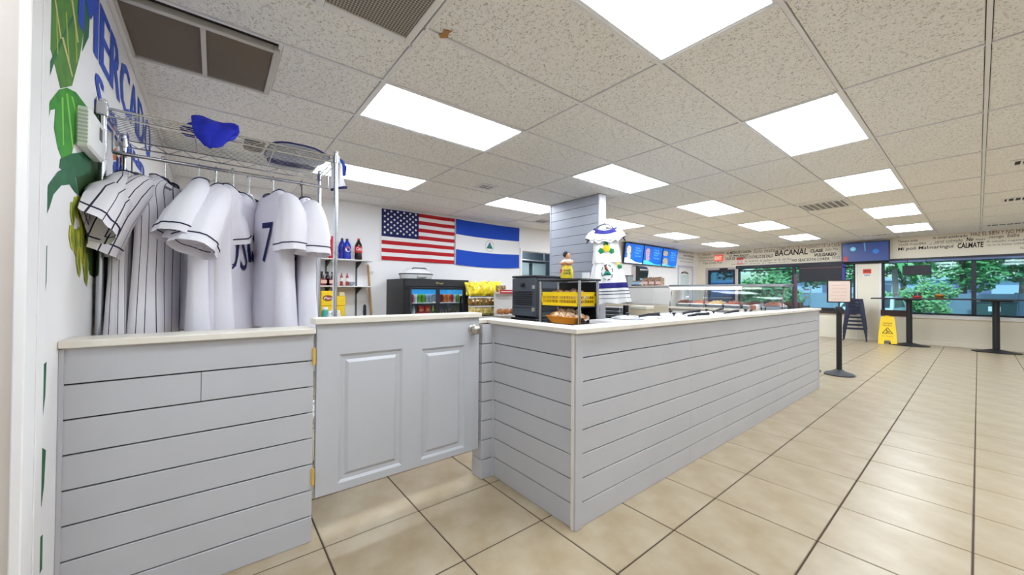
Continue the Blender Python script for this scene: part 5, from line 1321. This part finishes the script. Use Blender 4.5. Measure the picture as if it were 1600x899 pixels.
for k in range(3):
    ya, yb = ylist[k], ylist[k+1]; w, h = yb-ya-.02, .56
    t = thing('menu_screen', 'glowing blue menu screen high on the rear wall, %s of three' % ordn[k], 'screen', (-5.93, ya+.01, 1.955), 0, 'blue menu screens')
    t.rotation_euler = (0, math.radians(7), 0)
    MB().box(-.05, 0, 0, 0, w, h, .006).build('housing', BLACK, t)
    s = MB().box(-.002, .015, .015, .003, w-.015, h-.015).build('screen', SCR, t)
    f = lambda u, v: (.0045, u, v)
    m_ = MB()
    for (cx_, cz_, rx, rz_) in ((.2, .36, .1, .13), (.22, .2, .09, .08)) if k < 2 else ((.18, .4, .14, .08), (.22, .15, .15, .12)): m_.add([f(cx_*w/1.0+rx*w*cos(q*PI/9)*(1+.12*(q % 3)), cz_+rz_*sin(q*PI/9)) for q in range(18)], [tuple(range(18))])
    m_.build('food_picture', ME[k], s)
    m_ = MB(); 
    for q, (v, ww) in enumerate(((.43, .24), (.36, .3), (.29, .2), (.2, .3))): text(m_, ['Combo', 'Fritanga', 'Nica', 'C$ 120'][(q+k) % 4], lambda u, vv, v=v: (.0045, w*.55+u, v+vv), ww*w, .035)
    m_.build('menu_lettering', MT, s, flip=False)
    m_ = MB(); n = 12
    V = [f(.02+(w-.04)*q/n, .02) for q in range(n+1)]+[f(.02+(w-.04)*q/n, .03+[.12, .1, .05][k]*(1-q/n)+.02*sin(q*.6)) for q in range(n+1)]
    m_.add(V, [(q, q+1, n+2+q, n+1+q) for q in range(n)]); m_.build('swoosh', MPALE if k == 0 else MSW, s)

# ------------------------------------------------------------------ wall television, signs on the far wall
tx0, tx1, tz0, tz1 = -2.23, -1.34, 1.985, 2.49
t = thing('wall_television', 'wide wall television with blue purple picture above the cream pilaster', 'television', ((tx0+tx1)/2, Y_F-.1, tz0))
a = (tx1-tx0)/2; h = tz1-tz0
MB().box(-a, -.03, 0, a, .02, h, .005).build('housing', BLACK, t)
TVM = glow(mat('tv_picture', (36, 74, 134), .25, noise=(2.6, (70, 72, 120), .3)), .22)
s = MB().box(-a+.018, -.033, .018, a-.018, -.029, h-.018).build('screen', TVM, t)
def disc(cx_, cz_, r, mm, nm, y=-.0345, sx=1): MB().add([(cx_+r*sx*cos(q*PI/12), y, cz_+r*sin(q*PI/12)) for q in range(24)], [tuple(range(24))]).build(nm, mm, s, flip=False)
disc(-.22, h*.67, .055, glow(mat('tv_badge', (110, 180, 210), .4), .3), 'round_badge'); disc(.2, h*.5, .06, glow(mat('tv_glow', (44, 100, 176), .4), .3), 'light_spot')
MB().add([(-a+.04, -.0345, .03), (-a+.12, -.0345, .03), (-a+.11, -.0345, .16), (-a+.04, -.0345, .15)], [(0, 1, 2, 3)]).build('red_figure', glow(mat('tv_red', (170, 60, 60), .4), .25), s, flip=False)
MB().add([(-.02, -.0345, h-.02), (.01, -.0345, h-.02), (.02, -.0345, h*.55), (.0, -.0345, h*.5)], [(0, 1, 2, 3)]).build('light_streak', glow(mat('tv_streak', (90, 140, 190), .4), .2), s, flip=False)
m_ = MB(); text(m_, 'TV', lambda u, v: (-.25+u, -.0355, h*.67-.02+v), .05, .035); m_.build('badge_lettering', WHITE, s, flip=False)
MB().box(-.1, .02, h*.3, .1, .1, h*.7).build('wall_bracket', SOFTBLK, t)
def wsign(name, label, px0, px1, py0, py1, base, marks, cat='sign', th=.012):
    a = at(px0, py0, 1, Y_F); b = at(px1, py1, 1, Y_F)
    w, h = b.x-a.x, a.z-b.z
    t = thing(name, label, cat, (a.x, Y_F, b.z))
    MB().box(0, -th, 0, w, 0, h, .002).build('plate', base, t)
    for nm, mm, kind, u0, v0, u1, v1 in marks:
        if kind == 'box': MB().box(u0*w, -th-.002, v0*h, u1*w, -th, v1*h).build(nm, mm, t)
        else:
            m_ = MB(); text(m_, kind, lambda u, v: (u0*w+u, -th-.003, v0*h+v), (u1-u0)*w, (v1-v0)*h, 0, .02); m_.build(nm, mm, t, flip=False)
    return t
EXR = mat('exit_red', (226, 74, 56), .4)
wsign('exit_sign', 'red lit EXIT sign on the lettered wall above the glass exit door', 1117.5, 1130, 399.5, 408, mat('exit_box', (236, 92, 70), .4, emit=.25), [('lettering', mat('exit_letters', (250, 214, 196), .4, emit=.5), 'EXIT', .08, .2, .92, .8)], th=.05)
wsign('notice_sign', 'small red and white notice on the lettered wall right of the exit sign', 1151, 1162, 403.5, 413, WHITE, [('red_band', EXR, 'box', 0, .7, 1, 1), ('red_band', EXR, 'box', 0, .0, 1, .14), ('lettering', EXR, 'NOTICE', .1, .42, .9, .6), ('lettering', EXR, 'EXIT ONLY', .1, .2, .9, .36)])
wsign('warning_sign', 'small red and white warning notice on the cream pilaster', 1348.5, 1361.5, 421, 433.5, WHITE, [('red_band', EXR, 'box', 0, .46, 1, 1), ('lettering', INK, 'NOTICE', .12, .6, .88, .88), ('lettering', mat('grey_ink', (122, 116, 116), .8), 'NO REFUND', .15, .16, .85, .34)])
# dark boards hanging in the windows
def board(label, px0, px1, py0, py1, y, stripe=False):
    a = at(px0, py0, 1, y); b = at(px1, py1, 1, y)
    t = thing('window_sign', label, 'sign', (a.x, y, b.z), 0, 'dark signs hung in the windows, seen from behind')
    w, h = b.x-a.x, a.z-b.z
    MB().box(0, -.02, 0, w, .02, h, .004).build('board', mat('board_dark', (30, 31, 40), .5), t)
    if stripe:
        MB().box(.01, -.024, h*.8, w-.01, -.02, h*.84).build('stripe', mat('stripe_brown', (110, 72, 70), .6), t); MB().box(w-.07, -.024, .01, w-.01, -.02, h-.01).build('blue_edge', mat('edge_blue', (60, 52, 150), .5), t)
    for q in (.18, .82): MB().cyl((w*q, 0, h), (w*q, 0, 2.0-b.z), .006, n=6).build('hanging_chain', SOFTBLK, t)
board('wide dark sign board hung in the window behind the stanchion, brown stripe along its top', 1249, 1321.5, 415.5, 439.5, 12.80, True)
board('plain black sign board hung high in the window behind the bar tables', 1410, 1455.5, 415.5, 429.5, 12.86)

# ------------------------------------------------------------------ dining side
def bar_table(label, x, y, w, dd, H_):
    t = thing('bar_table', label, 'table', (x, y, 0), 0, 'black bar tables by the window')
    MB().box(-w[0], -dd, H_-.03, w[1], dd, H_, .004).build('tabletop', SOFTBLK, t)
    MB().cyl((0, 0, .06), (0, 0, H_-.03), .05, n=18).build('column', BLACK, t, 40)
    MB().box(-.2, -.2, H_-.05, .2, .2, H_-.03, .005).build('mount_plate', BLACK, t)
    MB().lathe([(.0, 0.0), (.32, 0), (.33, .015), (.2, .035), (.07, .065), (.05, .07)], 26, sx=1.0, sy=.72).build('base', BLACK, t, 40)
    return t
TH_ = 1.085
bar_table('black bar table beside the yellow floor sign', -.985, 12.40, (.60, .615), .3, TH_)
bar_table('black bar table at the right edge of the view', .225, 12.42, (.58, .62), .3, TH_)
t = thing('condiment_caddy', 'red and black sauce caddy on the bar table nearest the yellow floor sign', 'caddy', (-.86, 12.40, TH_)); MB().box(-.07, -.05, 0, .07, .05, .05, .006).build('tray', REDL, t); MB().lathe([(.025, .05), (.025, .1), (.012, .12), (.012, .13)], 10, (-.03, 0, 0)).lathe([(.025, .05), (.025, .1), (.012, .12), (.012, .13)], 10, (.03, 0, 0)).build('bottles', SOFTBLK, t, 50); MB().box(-.065, -.052, .015, .065, -.05, .03).build('stripe', BLACK, t)
t = thing('napkin_basket', 'small woven basket with orange packets on the bar table, right of the red caddy', 'basket', (-.53, 12.40, TH_)); MB().lathe([(.05, 0), (.08, .06), (.084, .065), (.07, .06)], 16).build('basket', mat('basket_tan', (150, 110, 40), .7, noise=(40, (100, 70, 30), .2)), t, 50); MB().ball((0, 0, .06), (.065, .065, .04), 10, 6, jit=.15).build('packets', mat('packet_orange', (206, 140, 40), .5, noise=(40, (150, 80, 30), .2)), t, 70)
# stack of four metal stools
SM = mat('stool_metal', (40, 44, 66), .35, .4)
def stool_parts():
    H_, s0, s1 = .76, .15, .225
    parts = []
    seat = MB().box(-s0, -s0, H_-.03, s0, s0, H_, .012)
    parts.append(('seat', seat.mesh('seat', SM, 40)))
    for sx in (-1, 1):
        for sy in (-1, 1):
            lg = MB(); a = .045
            top_ = [(sx*s0, sy*s0), (sx*(s0-a*1.3), sy*s0), (sx*(s0-a*1.3), sy*(s0-.006)), (sx*(s0-.006), sy*(s0-.006)), (sx*(s0-.006), sy*(s0-a*1.3)), (sx*s0, sy*(s0-a*1.3))]
            bb = a*.45
            bot = [(sx*s1, sy*s1), (sx*(s1-bb), sy*s1), (sx*(s1-bb), sy*(s1-.006)), (sx*(s1-.006), sy*(s1-.006)), (sx*(s1-.006), sy*(s1-bb)), (sx*s1, sy*(s1-bb))]
            V = [(x, y, 0) for x, y in bot]+[(x, y, H_-.02) for x, y in top_]
            lg.add(V, [tuple(range(6)), tuple(range(6, 12))]+[(q, (q+1) % 6, 6+(q+1) % 6, 6+q) for q in range(6)])
            parts.append(('leg', lg.mesh('leg', SM)))
    f = .30; s = s1+(s0-s1)*f/(.7)
    for k in range(2):
        q = s-.012
        for g in (-1, 1):
            parts.append(('footrest', (MB().box(-q, g*q-.004, f-.012, q, g*q+.004, f+.012) if k == 0 else MB().box(g*q-.004, -q, f-.012, g*q+.004, q, f+.012)).mesh('footrest', SM)))
    parts.append(('apron', MB().box(-s0+.005, -s0-.002, H_-.085, s0-.005, -s0+.004, H_-.02).box(-s0+.005, s0-.004, H_-.085, s0-.005, s0+.002, H_-.02).box(-s0-.002, -s0+.005, H_-.085, -s0+.004, s0-.005, H_-.02).box(s0-.004, -s0+.005, H_-.085, s0+.002, s0-.005, H_-.02).mesh('apron', SM)))
    return parts
sp = stool_parts()
sx_, sy_ = -1.93, 12.55
nm = ['bottom', 'second', 'third', 'topmost']
for k in range(4):
    o = thing('metal_stool', 'dark blue metal stool, %s of the stack in front of the cream pilaster' % nm[k], 'stool', (sx_, sy_, .095*k), .12, 'stacked metal stools')
    for n_, me in sp: put(n_, me, o)
# folding floor sign
t = thing('floor_sign', 'yellow folding wet floor sign standing between stools and bar table', 'sign', (-1.335, 12.38, 0), .1)
FY = mat('sign_yellow', (246, 206, 22), .45)
def leaf(sgn):
    tilt = Matrix.Rotation(sgn*.17, 4, 'X')
    out = [(-.16, 0), (-.06, 0), (-.05, .09), (.05, .09), (.06, 0), (.16, 0), (.15, .2), (.12, .60), (.10, .65), (-.10, .65), (-.12, .60), (-.15, .2)]
    pts = out
    def fn(u, v, w): p_ = tilt @ Vector((u, w*sgn, v-.65)); return (p_.x, p_.y, p_.z+.642)
    m_ = MB()
    # split into convex strips so that the foot notch stays open
    for poly in ([(-.16, 0), (-.06, 0), (-.05, .09), (-.155, .09)], [(.06, 0), (.16, 0), (.155, .09), (.05, .09)], [(-.155, .09), (.155, .09), (.15, .2), (.12, .60), (.10, .65), (-.10, .65), (-.12, .60), (-.15, .2)]): m_.prism(poly, fn, .015)
    o = m_.build('leaf', FY, t); return o, fn
o, fn = leaf(1); o, fn = leaf(-1)
m_ = MB(); text(m_, 'CAUTION', lambda u, v: fn(-.075+u, .47+v, .0165), .15, .035, 0, .02); text(m_, 'Wet Floor', lambda u, v: fn(-.08+u, .42+v, .0165), .16, .035, 0, .02); text(m_, 'Piso Mojado', lambda u, v: fn(-.09+u, .17+v, .0165), .18, .025); m_.build('lettering', mat('sign_ink', (120, 40, 20), .7), o, flip=False)
m_ = MB()
def edge(p_, q_, wd):
    p_, q_ = Vector(p_+(0,)), Vector(q_+(0,)); d = (q_-p_).normalized(); n_ = Vector((-d.y, d.x, 0))*wd
    m_.add([fn(*(v.x, v.y, .0165)) for v in (p_-n_, q_-n_, q_+n_, p_+n_)], [(0, 1, 2, 3)])
for a_, b_ in (((-.085, .25), (.085, .25)), ((.085, .25), (0, .39)), ((0, .39), (-.085, .25))): edge(a_, b_, .006)
edge((-.03, .265), (.03, .30), .008); edge((.0, .30), (-.02, .34), .009); edge((.02, .28), (.045, .29), .006)
m_.build('warning_triangle', mat('sign_black', (40, 30, 20), .7), o, flip=False)
MB().box(-.05, -.02, .625, .05, .02, .665, .008).build('hinge', FY, t)
# stanchions and belt
def stanchion(label, x, y, H_=.985):
    t = thing('stanchion', label, 'post', (x, y, 0), 0, 'black queue posts')
    MB().lathe([(.0, 0), (.165, 0), (.175, .012), (.15, .03), (.07, .055), (.045, .075), (.03, .08)], 30).build('base', mat('rubber_grey', (52, 54, 58), .6), t, 40)
    MB().cyl((0, 0, .075), (0, 0, H_-.09), .032, n=20).build('pole', BLACK, t, 40)
    h = MB().lathe([(.033, H_-.10), (.044, H_-.095), (.044, H_-.02), (.036, H_), (.01, H_+.003)], 20).build('head', SOFTBLK, t, 40)
    for q in range(4):
        c_, s_ = cos(q*PI/2), sin(q*PI/2); MB().box(.04*c_-.012-.0*s_, .04*s_-.012, H_-.085, .04*c_+.012, .04*s_+.012, H_-.03, .003).build('slot', BLACK, h)
    return t
QX, QY = -1.255, 7.05
stanchion('black queue post with a framed notice on top, beyond the counter end', QX, QY)
stanchion('black queue post mostly hidden behind the counter end, belt clipped to it', -1.64, 7.08)
tag(MB().box(-1.64+.05, QY+.012, .915, QX-.05, QY+.015, .963).build('queue_belt', BLACK), 'black belt stretched between the two queue posts', 'belt')
bl = bpy.data.objects['queue_belt']
t = thing('notice_stand', 'black framed pale notice standing on the queue post', 'sign', (QX, QY, .988), math.radians(28))
MB().cyl((0, 0, 0), (0, 0, .06), .01, n=10).build('stem', BLACK, t, 40)
w2, h2, z0 = .125, .30, .055
m_ = MB().box(-w2-.015, -.01, z0, -w2, .01, z0+h2+.03, .002).box(w2, -.01, z0, w2+.015, .01, z0+h2+.03, .002).box(-w2, -.01, z0, w2, .01, z0+.015, .002).box(-w2, -.01, z0+h2+.015, w2, .01, z0+h2+.03, .002)
m_.build('frame', BLACK, t)
MB().box(-w2, -.004, z0+.015, w2, .004, z0+h2+.015).build('paper', mat('paper_pink', (226, 204, 192), .7), t)
m_ = MB()
for q, b_ in enumerate(('PLEASE WAIT', 'TO BE SEATED', 'ORDER HERE', 'PAY FIRST', 'GRACIAS')): text(m_, b_, lambda u, v, q=q: (-.085+u, -.0055, z0+h2-.055-.05*q+v), .17, .014)
m_.build('lettering', mat('ink_faint', (196, 160, 146), .8), t, flip=False)
# glass guard at the end of the counter
t = thing('glass_guard', 'clear curved glass guard with a brown post at the far end of the counter', 'guard', (-1.42, 5.66, .99))
MB().box(-.015, -.015, 0, .015, .015, .42, .003).build('post', mat('post_brown', (110, 84, 96), .5, .2), t)
m_ = MB(); m_.grid(lambda i, j: (.03+.05*sin(PI*j/10*.5)*0+.1*i/3, .05+.02*i, .002+.30*j/10), 3, 10); gp = m_.build('pane', CLEAR, t, 60, flip=False)
MB().tube([(.135, .07, .0), (.135, .07, .24), (.11, .065, .30)], .006, 6).build('edge', mat('edge_teal', (120, 170, 176), .3), t, 60)
for q in range(3): MB().box(.07, .052, .12+.05*q, .125, .057, .14+.05*q).build('price_tag', mat('tag_grey', (130, 140, 150), .5), t)
MB().lathe([(.03, 0), (.03, .12), (.02, .14)], 12, (.2, .1, 0))
# card terminal at the counter end
p = at(1268, 483, 1, 6.2)

# ------------------------------------------------------------------ outside the windows
GRD = mat('asphalt', (150, 156, 156), .9, noise=(.6, (128, 134, 134), .3)); GRASS = mat('lawn', (110, 146, 80), .95, noise=(1.2, (80, 118, 60), .3))
struct(MB().box(-60, Y_F+.2, -.15, 60, 90, -.06).build('ground', GRD))
struct(MB().box(-14, 17.5, -.06, 40, 22.5, -.02).build('verge', GRASS))
LEAF = [mat('leaf_a', (96, 160, 96), .7, vary=.2), mat('leaf_b', (140, 186, 124), .7, vary=.2), mat('leaf_c', (74, 132, 88), .7, vary=.2)]
BARK = mat('bark', (120, 100, 90), .9)
def crown_mesh(c, r, n, size, seed):
    R = random.Random(seed); m_ = MB(); cl = []
    for k in range(12):
        th, ph = R.uniform(0, 2*PI), R.uniform(-.9, 1.3); q = R.uniform(.3, .75)
        cl.append((c[0]+r[0]*q*cos(th)*cos(ph), c[1]+r[1]*q*sin(th)*cos(ph), c[2]+r[2]*q*sin(ph), R.uniform(.35, .6)))
    for k in range(n):
        a = cl[k % 12]; d = Vector((R.gauss(0, 1), R.gauss(0, 1), R.gauss(0, 1))).normalized()*R.uniform(.55, 1)
        p_ = Vector((a[0]+d.x*r[0]*a[3], a[1]+d.y*r[1]*a[3], a[2]+d.z*r[2]*a[3]))
        u = Vector((R.gauss(0, 1), R.gauss(0, 1), R.gauss(0, .6))).normalized()*size*R.uniform(.6, 1.2); v = u.orthogonal().normalized()*size*.45
        m_.add([tuple(p_-u), tuple(p_+v), tuple(p_+u), tuple(p_-v)], [(0, 1, 2, 3)])
    return m_
def tree(label, x, y, h, r, kind, seed, n=3800, size=.17):
    t = thing('leafy_tree', label, 'tree', (x, y, -.06), 0, 'trees outside the windows')
    MB().tube([(0, 0, 0), (.05, 0, h*.35), (-.05, .05, h*.7)], [.16, .12, .07], 8).build('trunk', BARK, t, 60)
    o = crown_mesh((0, 0, h*.62), (r, r, h*.40), n, size, seed).build('crown', LEAF[kind], t, flip=False); o['kind'] = 'stuff'
    return t
def bush(label, x, y, w, dd, h, kind, seed, n=2600, size=.09):
    t = thing('hedge_bush', label, 'bush', (x, y, -.04), 0, 'bushes outside the windows')
    MB().tube([(0, 0, 0), (0, 0, h*.6)], [.05, .03], 6).build('stem', BARK, t)
    o = crown_mesh((0, 0, h*.5), (w, dd, h*.55), n, size, seed).build('crown', LEAF[kind], t, flip=False); o['kind'] = 'stuff'
tree('dense green tree outside, right of the hanging black sign board', -.5, 28.5, 5.6, 1.7, 0, 1)
tree('pale green tree outside, just right of the window mullion', 1.5, 35, 5.6, 2.2, 1, 2)
tree('big dark tree outside at the far right of the window', 2.2, 24.4, 5.0, 1.9, 2, 3)
tree('tree outside behind the hanging black sign board', -2.9, 33, 6.2, 2.0, 1, 4)
tree('tree outside seen over the display case in the window', -7.6, 30, 5.6, 2.9, 0, 5)
tree('tree outside seen through the glass exit door', -13.5, 30, 6.5, 3.2, 2, 6)
tree('tree outside to the right of the wide dark sign board', -7.0, 38, 6.5, 2.6, 0, 7)
bush('rounded hedge bush outside left of the bar table column', -1.5, 24.6, 1.5, .8, 1.6, 1, 11)
bush('feathery green bush right outside the window over the display case', -5.0, 16.2, 1.25, .8, 2.0, 1, 12, 3200, .11)
bush('low bush outside behind the display case glass', -5.6, 19.5, 1.0, .7, 1.0, 0, 13)
# palm
t = thing('palm_tree', 'small palm outside, left of the hanging black sign board', 'tree', (-2.2, 22.4, -.05))
MB().tube([(0, 0, 0), (.04, 0, 1.2), (0, 0, 2.3)], [.12, .10, .09], 10).build('trunk', mat('palm_bark', (176, 140, 136), .9), t, 60)
for k in range(13):
    a0 = 2*PI*k/13+.2; m_ = MB(); n = 7
    L_ = []
    for q in range(n+1):
        f = q/n; rr = 1.15*f; zz = 2.3+.55*sin(f*PI*.75)-.5*f*f*(1+.5*(k % 3)); wd = .13*sin(PI*min(.97, .08+f*.9))
        L_.append(((rr*cos(a0)-wd*sin(a0), rr*sin(a0)+wd*cos(a0), zz-.04), (rr*cos(a0), rr*sin(a0), zz), (rr*cos(a0)+wd*sin(a0), rr*sin(a0)-wd*cos(a0), zz-.04)))
    m_.add([p_ for r_ in L_ for p_ in r_], [f_ for q in range(n) for f_ in ((q*3, q*3+1, q*3+4, q*3+3), (q*3+1, q*3+2, q*3+5, q*3+4))])
    m_.build('frond', LEAF[k % 2], t, 60, flip=False)
# low building and fence
t = thing('pale_building', 'long pale blue low building beyond the fence outside', 'building', (0, 44, -.06))
MB().box(-22, 0, 0, 22, 6, 2.35).build('wall', mat('building_pale', (190, 210, 238), .8), t); MB().box(-22.3, -.3, 2.35, 22.3, 6.3, 2.6).build('roof_edge', mat('roof_edge', (206, 216, 226), .7), t)
for x_ in (-9, -1.2, 6): MB().box(x_, -.06, .3, x_+1.8, 0, 2.2).build('dark_door', mat('door_mauve', (120, 120, 160), .7), t)
for x_ in (-14, -6, 3, 10): MB().box(x_, -.05, 1.2, x_+1.5, 0, 2.0).build('window', mat('window_far', (90, 110, 140), .3), t)
t = thing('grey_fence', 'blue grey panel fence outside below the pale building', 'fence', (0, 27, -.06))
FN = mat('fence_grey', (134, 152, 172), .8, vary=.05)
fm = MB().box(-.98, 0, .08, .98, .05, 1.28, .01).mesh('panel', FN); fpm = MB().box(-.05, -.03, 0, .05, .08, 1.34, .008).mesh('post', FN)
for k in range(-11, 8): put('panel', fm, t, (k*2.05, 0, 0)); put('post', fpm, t, (k*2.05+1.025, 0, 0))
# car
def car(label, x, y, rz, col):
    t = thing('car', label, 'car', (x, y, -.06), rz)
    t.scale = (.85, .88, .82)
    prof = [(-2.1, .3), (-2.12, .62), (-1.95, .82), (-1.2, .92), (-.55, 1.36), (.75, 1.40), (1.45, .98), (2.0, .86), (2.1, .6), (2.08, .3)]
    m_ = MB(); W2 = .82
    def row(s): return [(x_, s*W2*(1-.16*max(0, (z_-.85)/.55)), z_) for x_, z_ in prof]
    n = len(prof); m_.add(row(-1)+row(1), [tuple(range(n))[::-1], tuple(range(n, 2*n))]+[(q, (q+1) % n, n+(q+1) % n, n+q) for q in range(n)])
    m_.build('body', mat('car_%d' % col[0], col, .2, coat=.6), t, 30)
    DG = mat('car_glass', (40, 58, 66), .1)
    for s in (-1, 1): MB().add([(-1.0, s*.80, .95), (.85, s*.80, .97), (.66, s*.72, 1.32), (-.46, s*.72, 1.30)], [(0, 1, 2, 3)]).build('side_window', DG, t, flip=False)
    MB().add([(-1.17, -.70, .95), (-1.17, .70, .95), (-.60, .62, 1.345), (-.60, -.62, 1.345)], [(0, 1, 2, 3)]).build('windscreen', DG, t, flip=False); MB().add([(1.42, -.7, 1.01), (1.42, .7, 1.01), (.83, .62, 1.37), (.83, -.62, 1.37)], [(0, 1, 2, 3)]).build('rear_window', DG, t, flip=False)
    for x_ in (-1.3, 1.3):
        for s in (-1, 1): MB().cyl((x_, s*.66, .31), (x_, s*.85, .31), .31, n=18).build('wheel', SOFTBLK, t, 40)
    for s in (-.6, .6): MB().box(-2.14, s-.14, .58, -2.08, s+.14, .7, .01).build('headlamp', mat('lamp_glass', (220, 226, 230), .2), t); MB().box(2.06, s-.14, .66, 2.12, s+.14, .78, .01).build('tail_lamp', REDL, t)
car('white car parked outside, low in the window left of the bar table column', -2.35, 18.3, 1.5, (232, 238, 240))
car('dark blue car parked far outside, seen over the counter end', -8.9, 23.6, .1, (84, 108, 150))
# dumpster
t = thing('dumpster', 'dark green waste container with white label outside, right of the window mullion', 'container', (.42, 25.4, -.04))
t.scale = (.55, .6, .85)
MB().prism([(-.95, 0.1), (.95, .1), (1.0, 1.02), (-1.0, 1.02)], lambda u, v, w: (u, w-.5, v), 1.0).build('body', mat('bin_green', (48, 82, 84), .6), t); MB().box(-1.04, -.55, 1.02, 1.04, .55, 1.12, .02).build('lid', mat('bin_lid', (40, 60, 66), .6), t); MB().box(-.3, -.512, .62, .28, -.503, .86).build('label', WHITE, t)
for q in (-.8, .8): MB().cyl((q, -.3, .06), (q+.06, -.3, .06), .06, n=10).build('wheel', SOFTBLK, t)
STN = mat('stone', (196, 200, 200), .9, noise=(8, (140, 146, 150), .3), vary=.15)
for k, (x_, y_, s_) in enumerate(((.2, 19.4, .28), (.8, 19.2, .26), (1.35, 19.5, .3), (1.9, 19.3, .34), (-.35, 19.6, .2), (2.5, 19.6, .36))):
    tag(MB().ball((0, 0, s_*.45), (s_, s_*.8, s_*.55), 10, 7, jit=.12).build('boulder', STN, None, 60, loc=(x_, y_, -.03)), '%s pale boulder along the verge outside, counted from the left' % ['second', 'third', 'fourth', 'fifth', 'first', 'sixth'][k], 'boulder', 'boulders along the verge')
t = thing('bench_seat', 'dark bench outside behind the display case glass', 'bench', (-4.2, 14.5, -.06))
MB().box(-.7, -.2, .44, .7, .2, .5, .01).build('seat', SOFTBLK, t); MB().box(-.7, .18, .5, .7, .24, .95, .01).build('backrest', mat('bench_brown', (110, 60, 44), .7), t)
for q in (-.6, .6): MB().box(q-.03, -.18, 0, q+.03, .2, .44).build('leg', SOFTBLK, t)
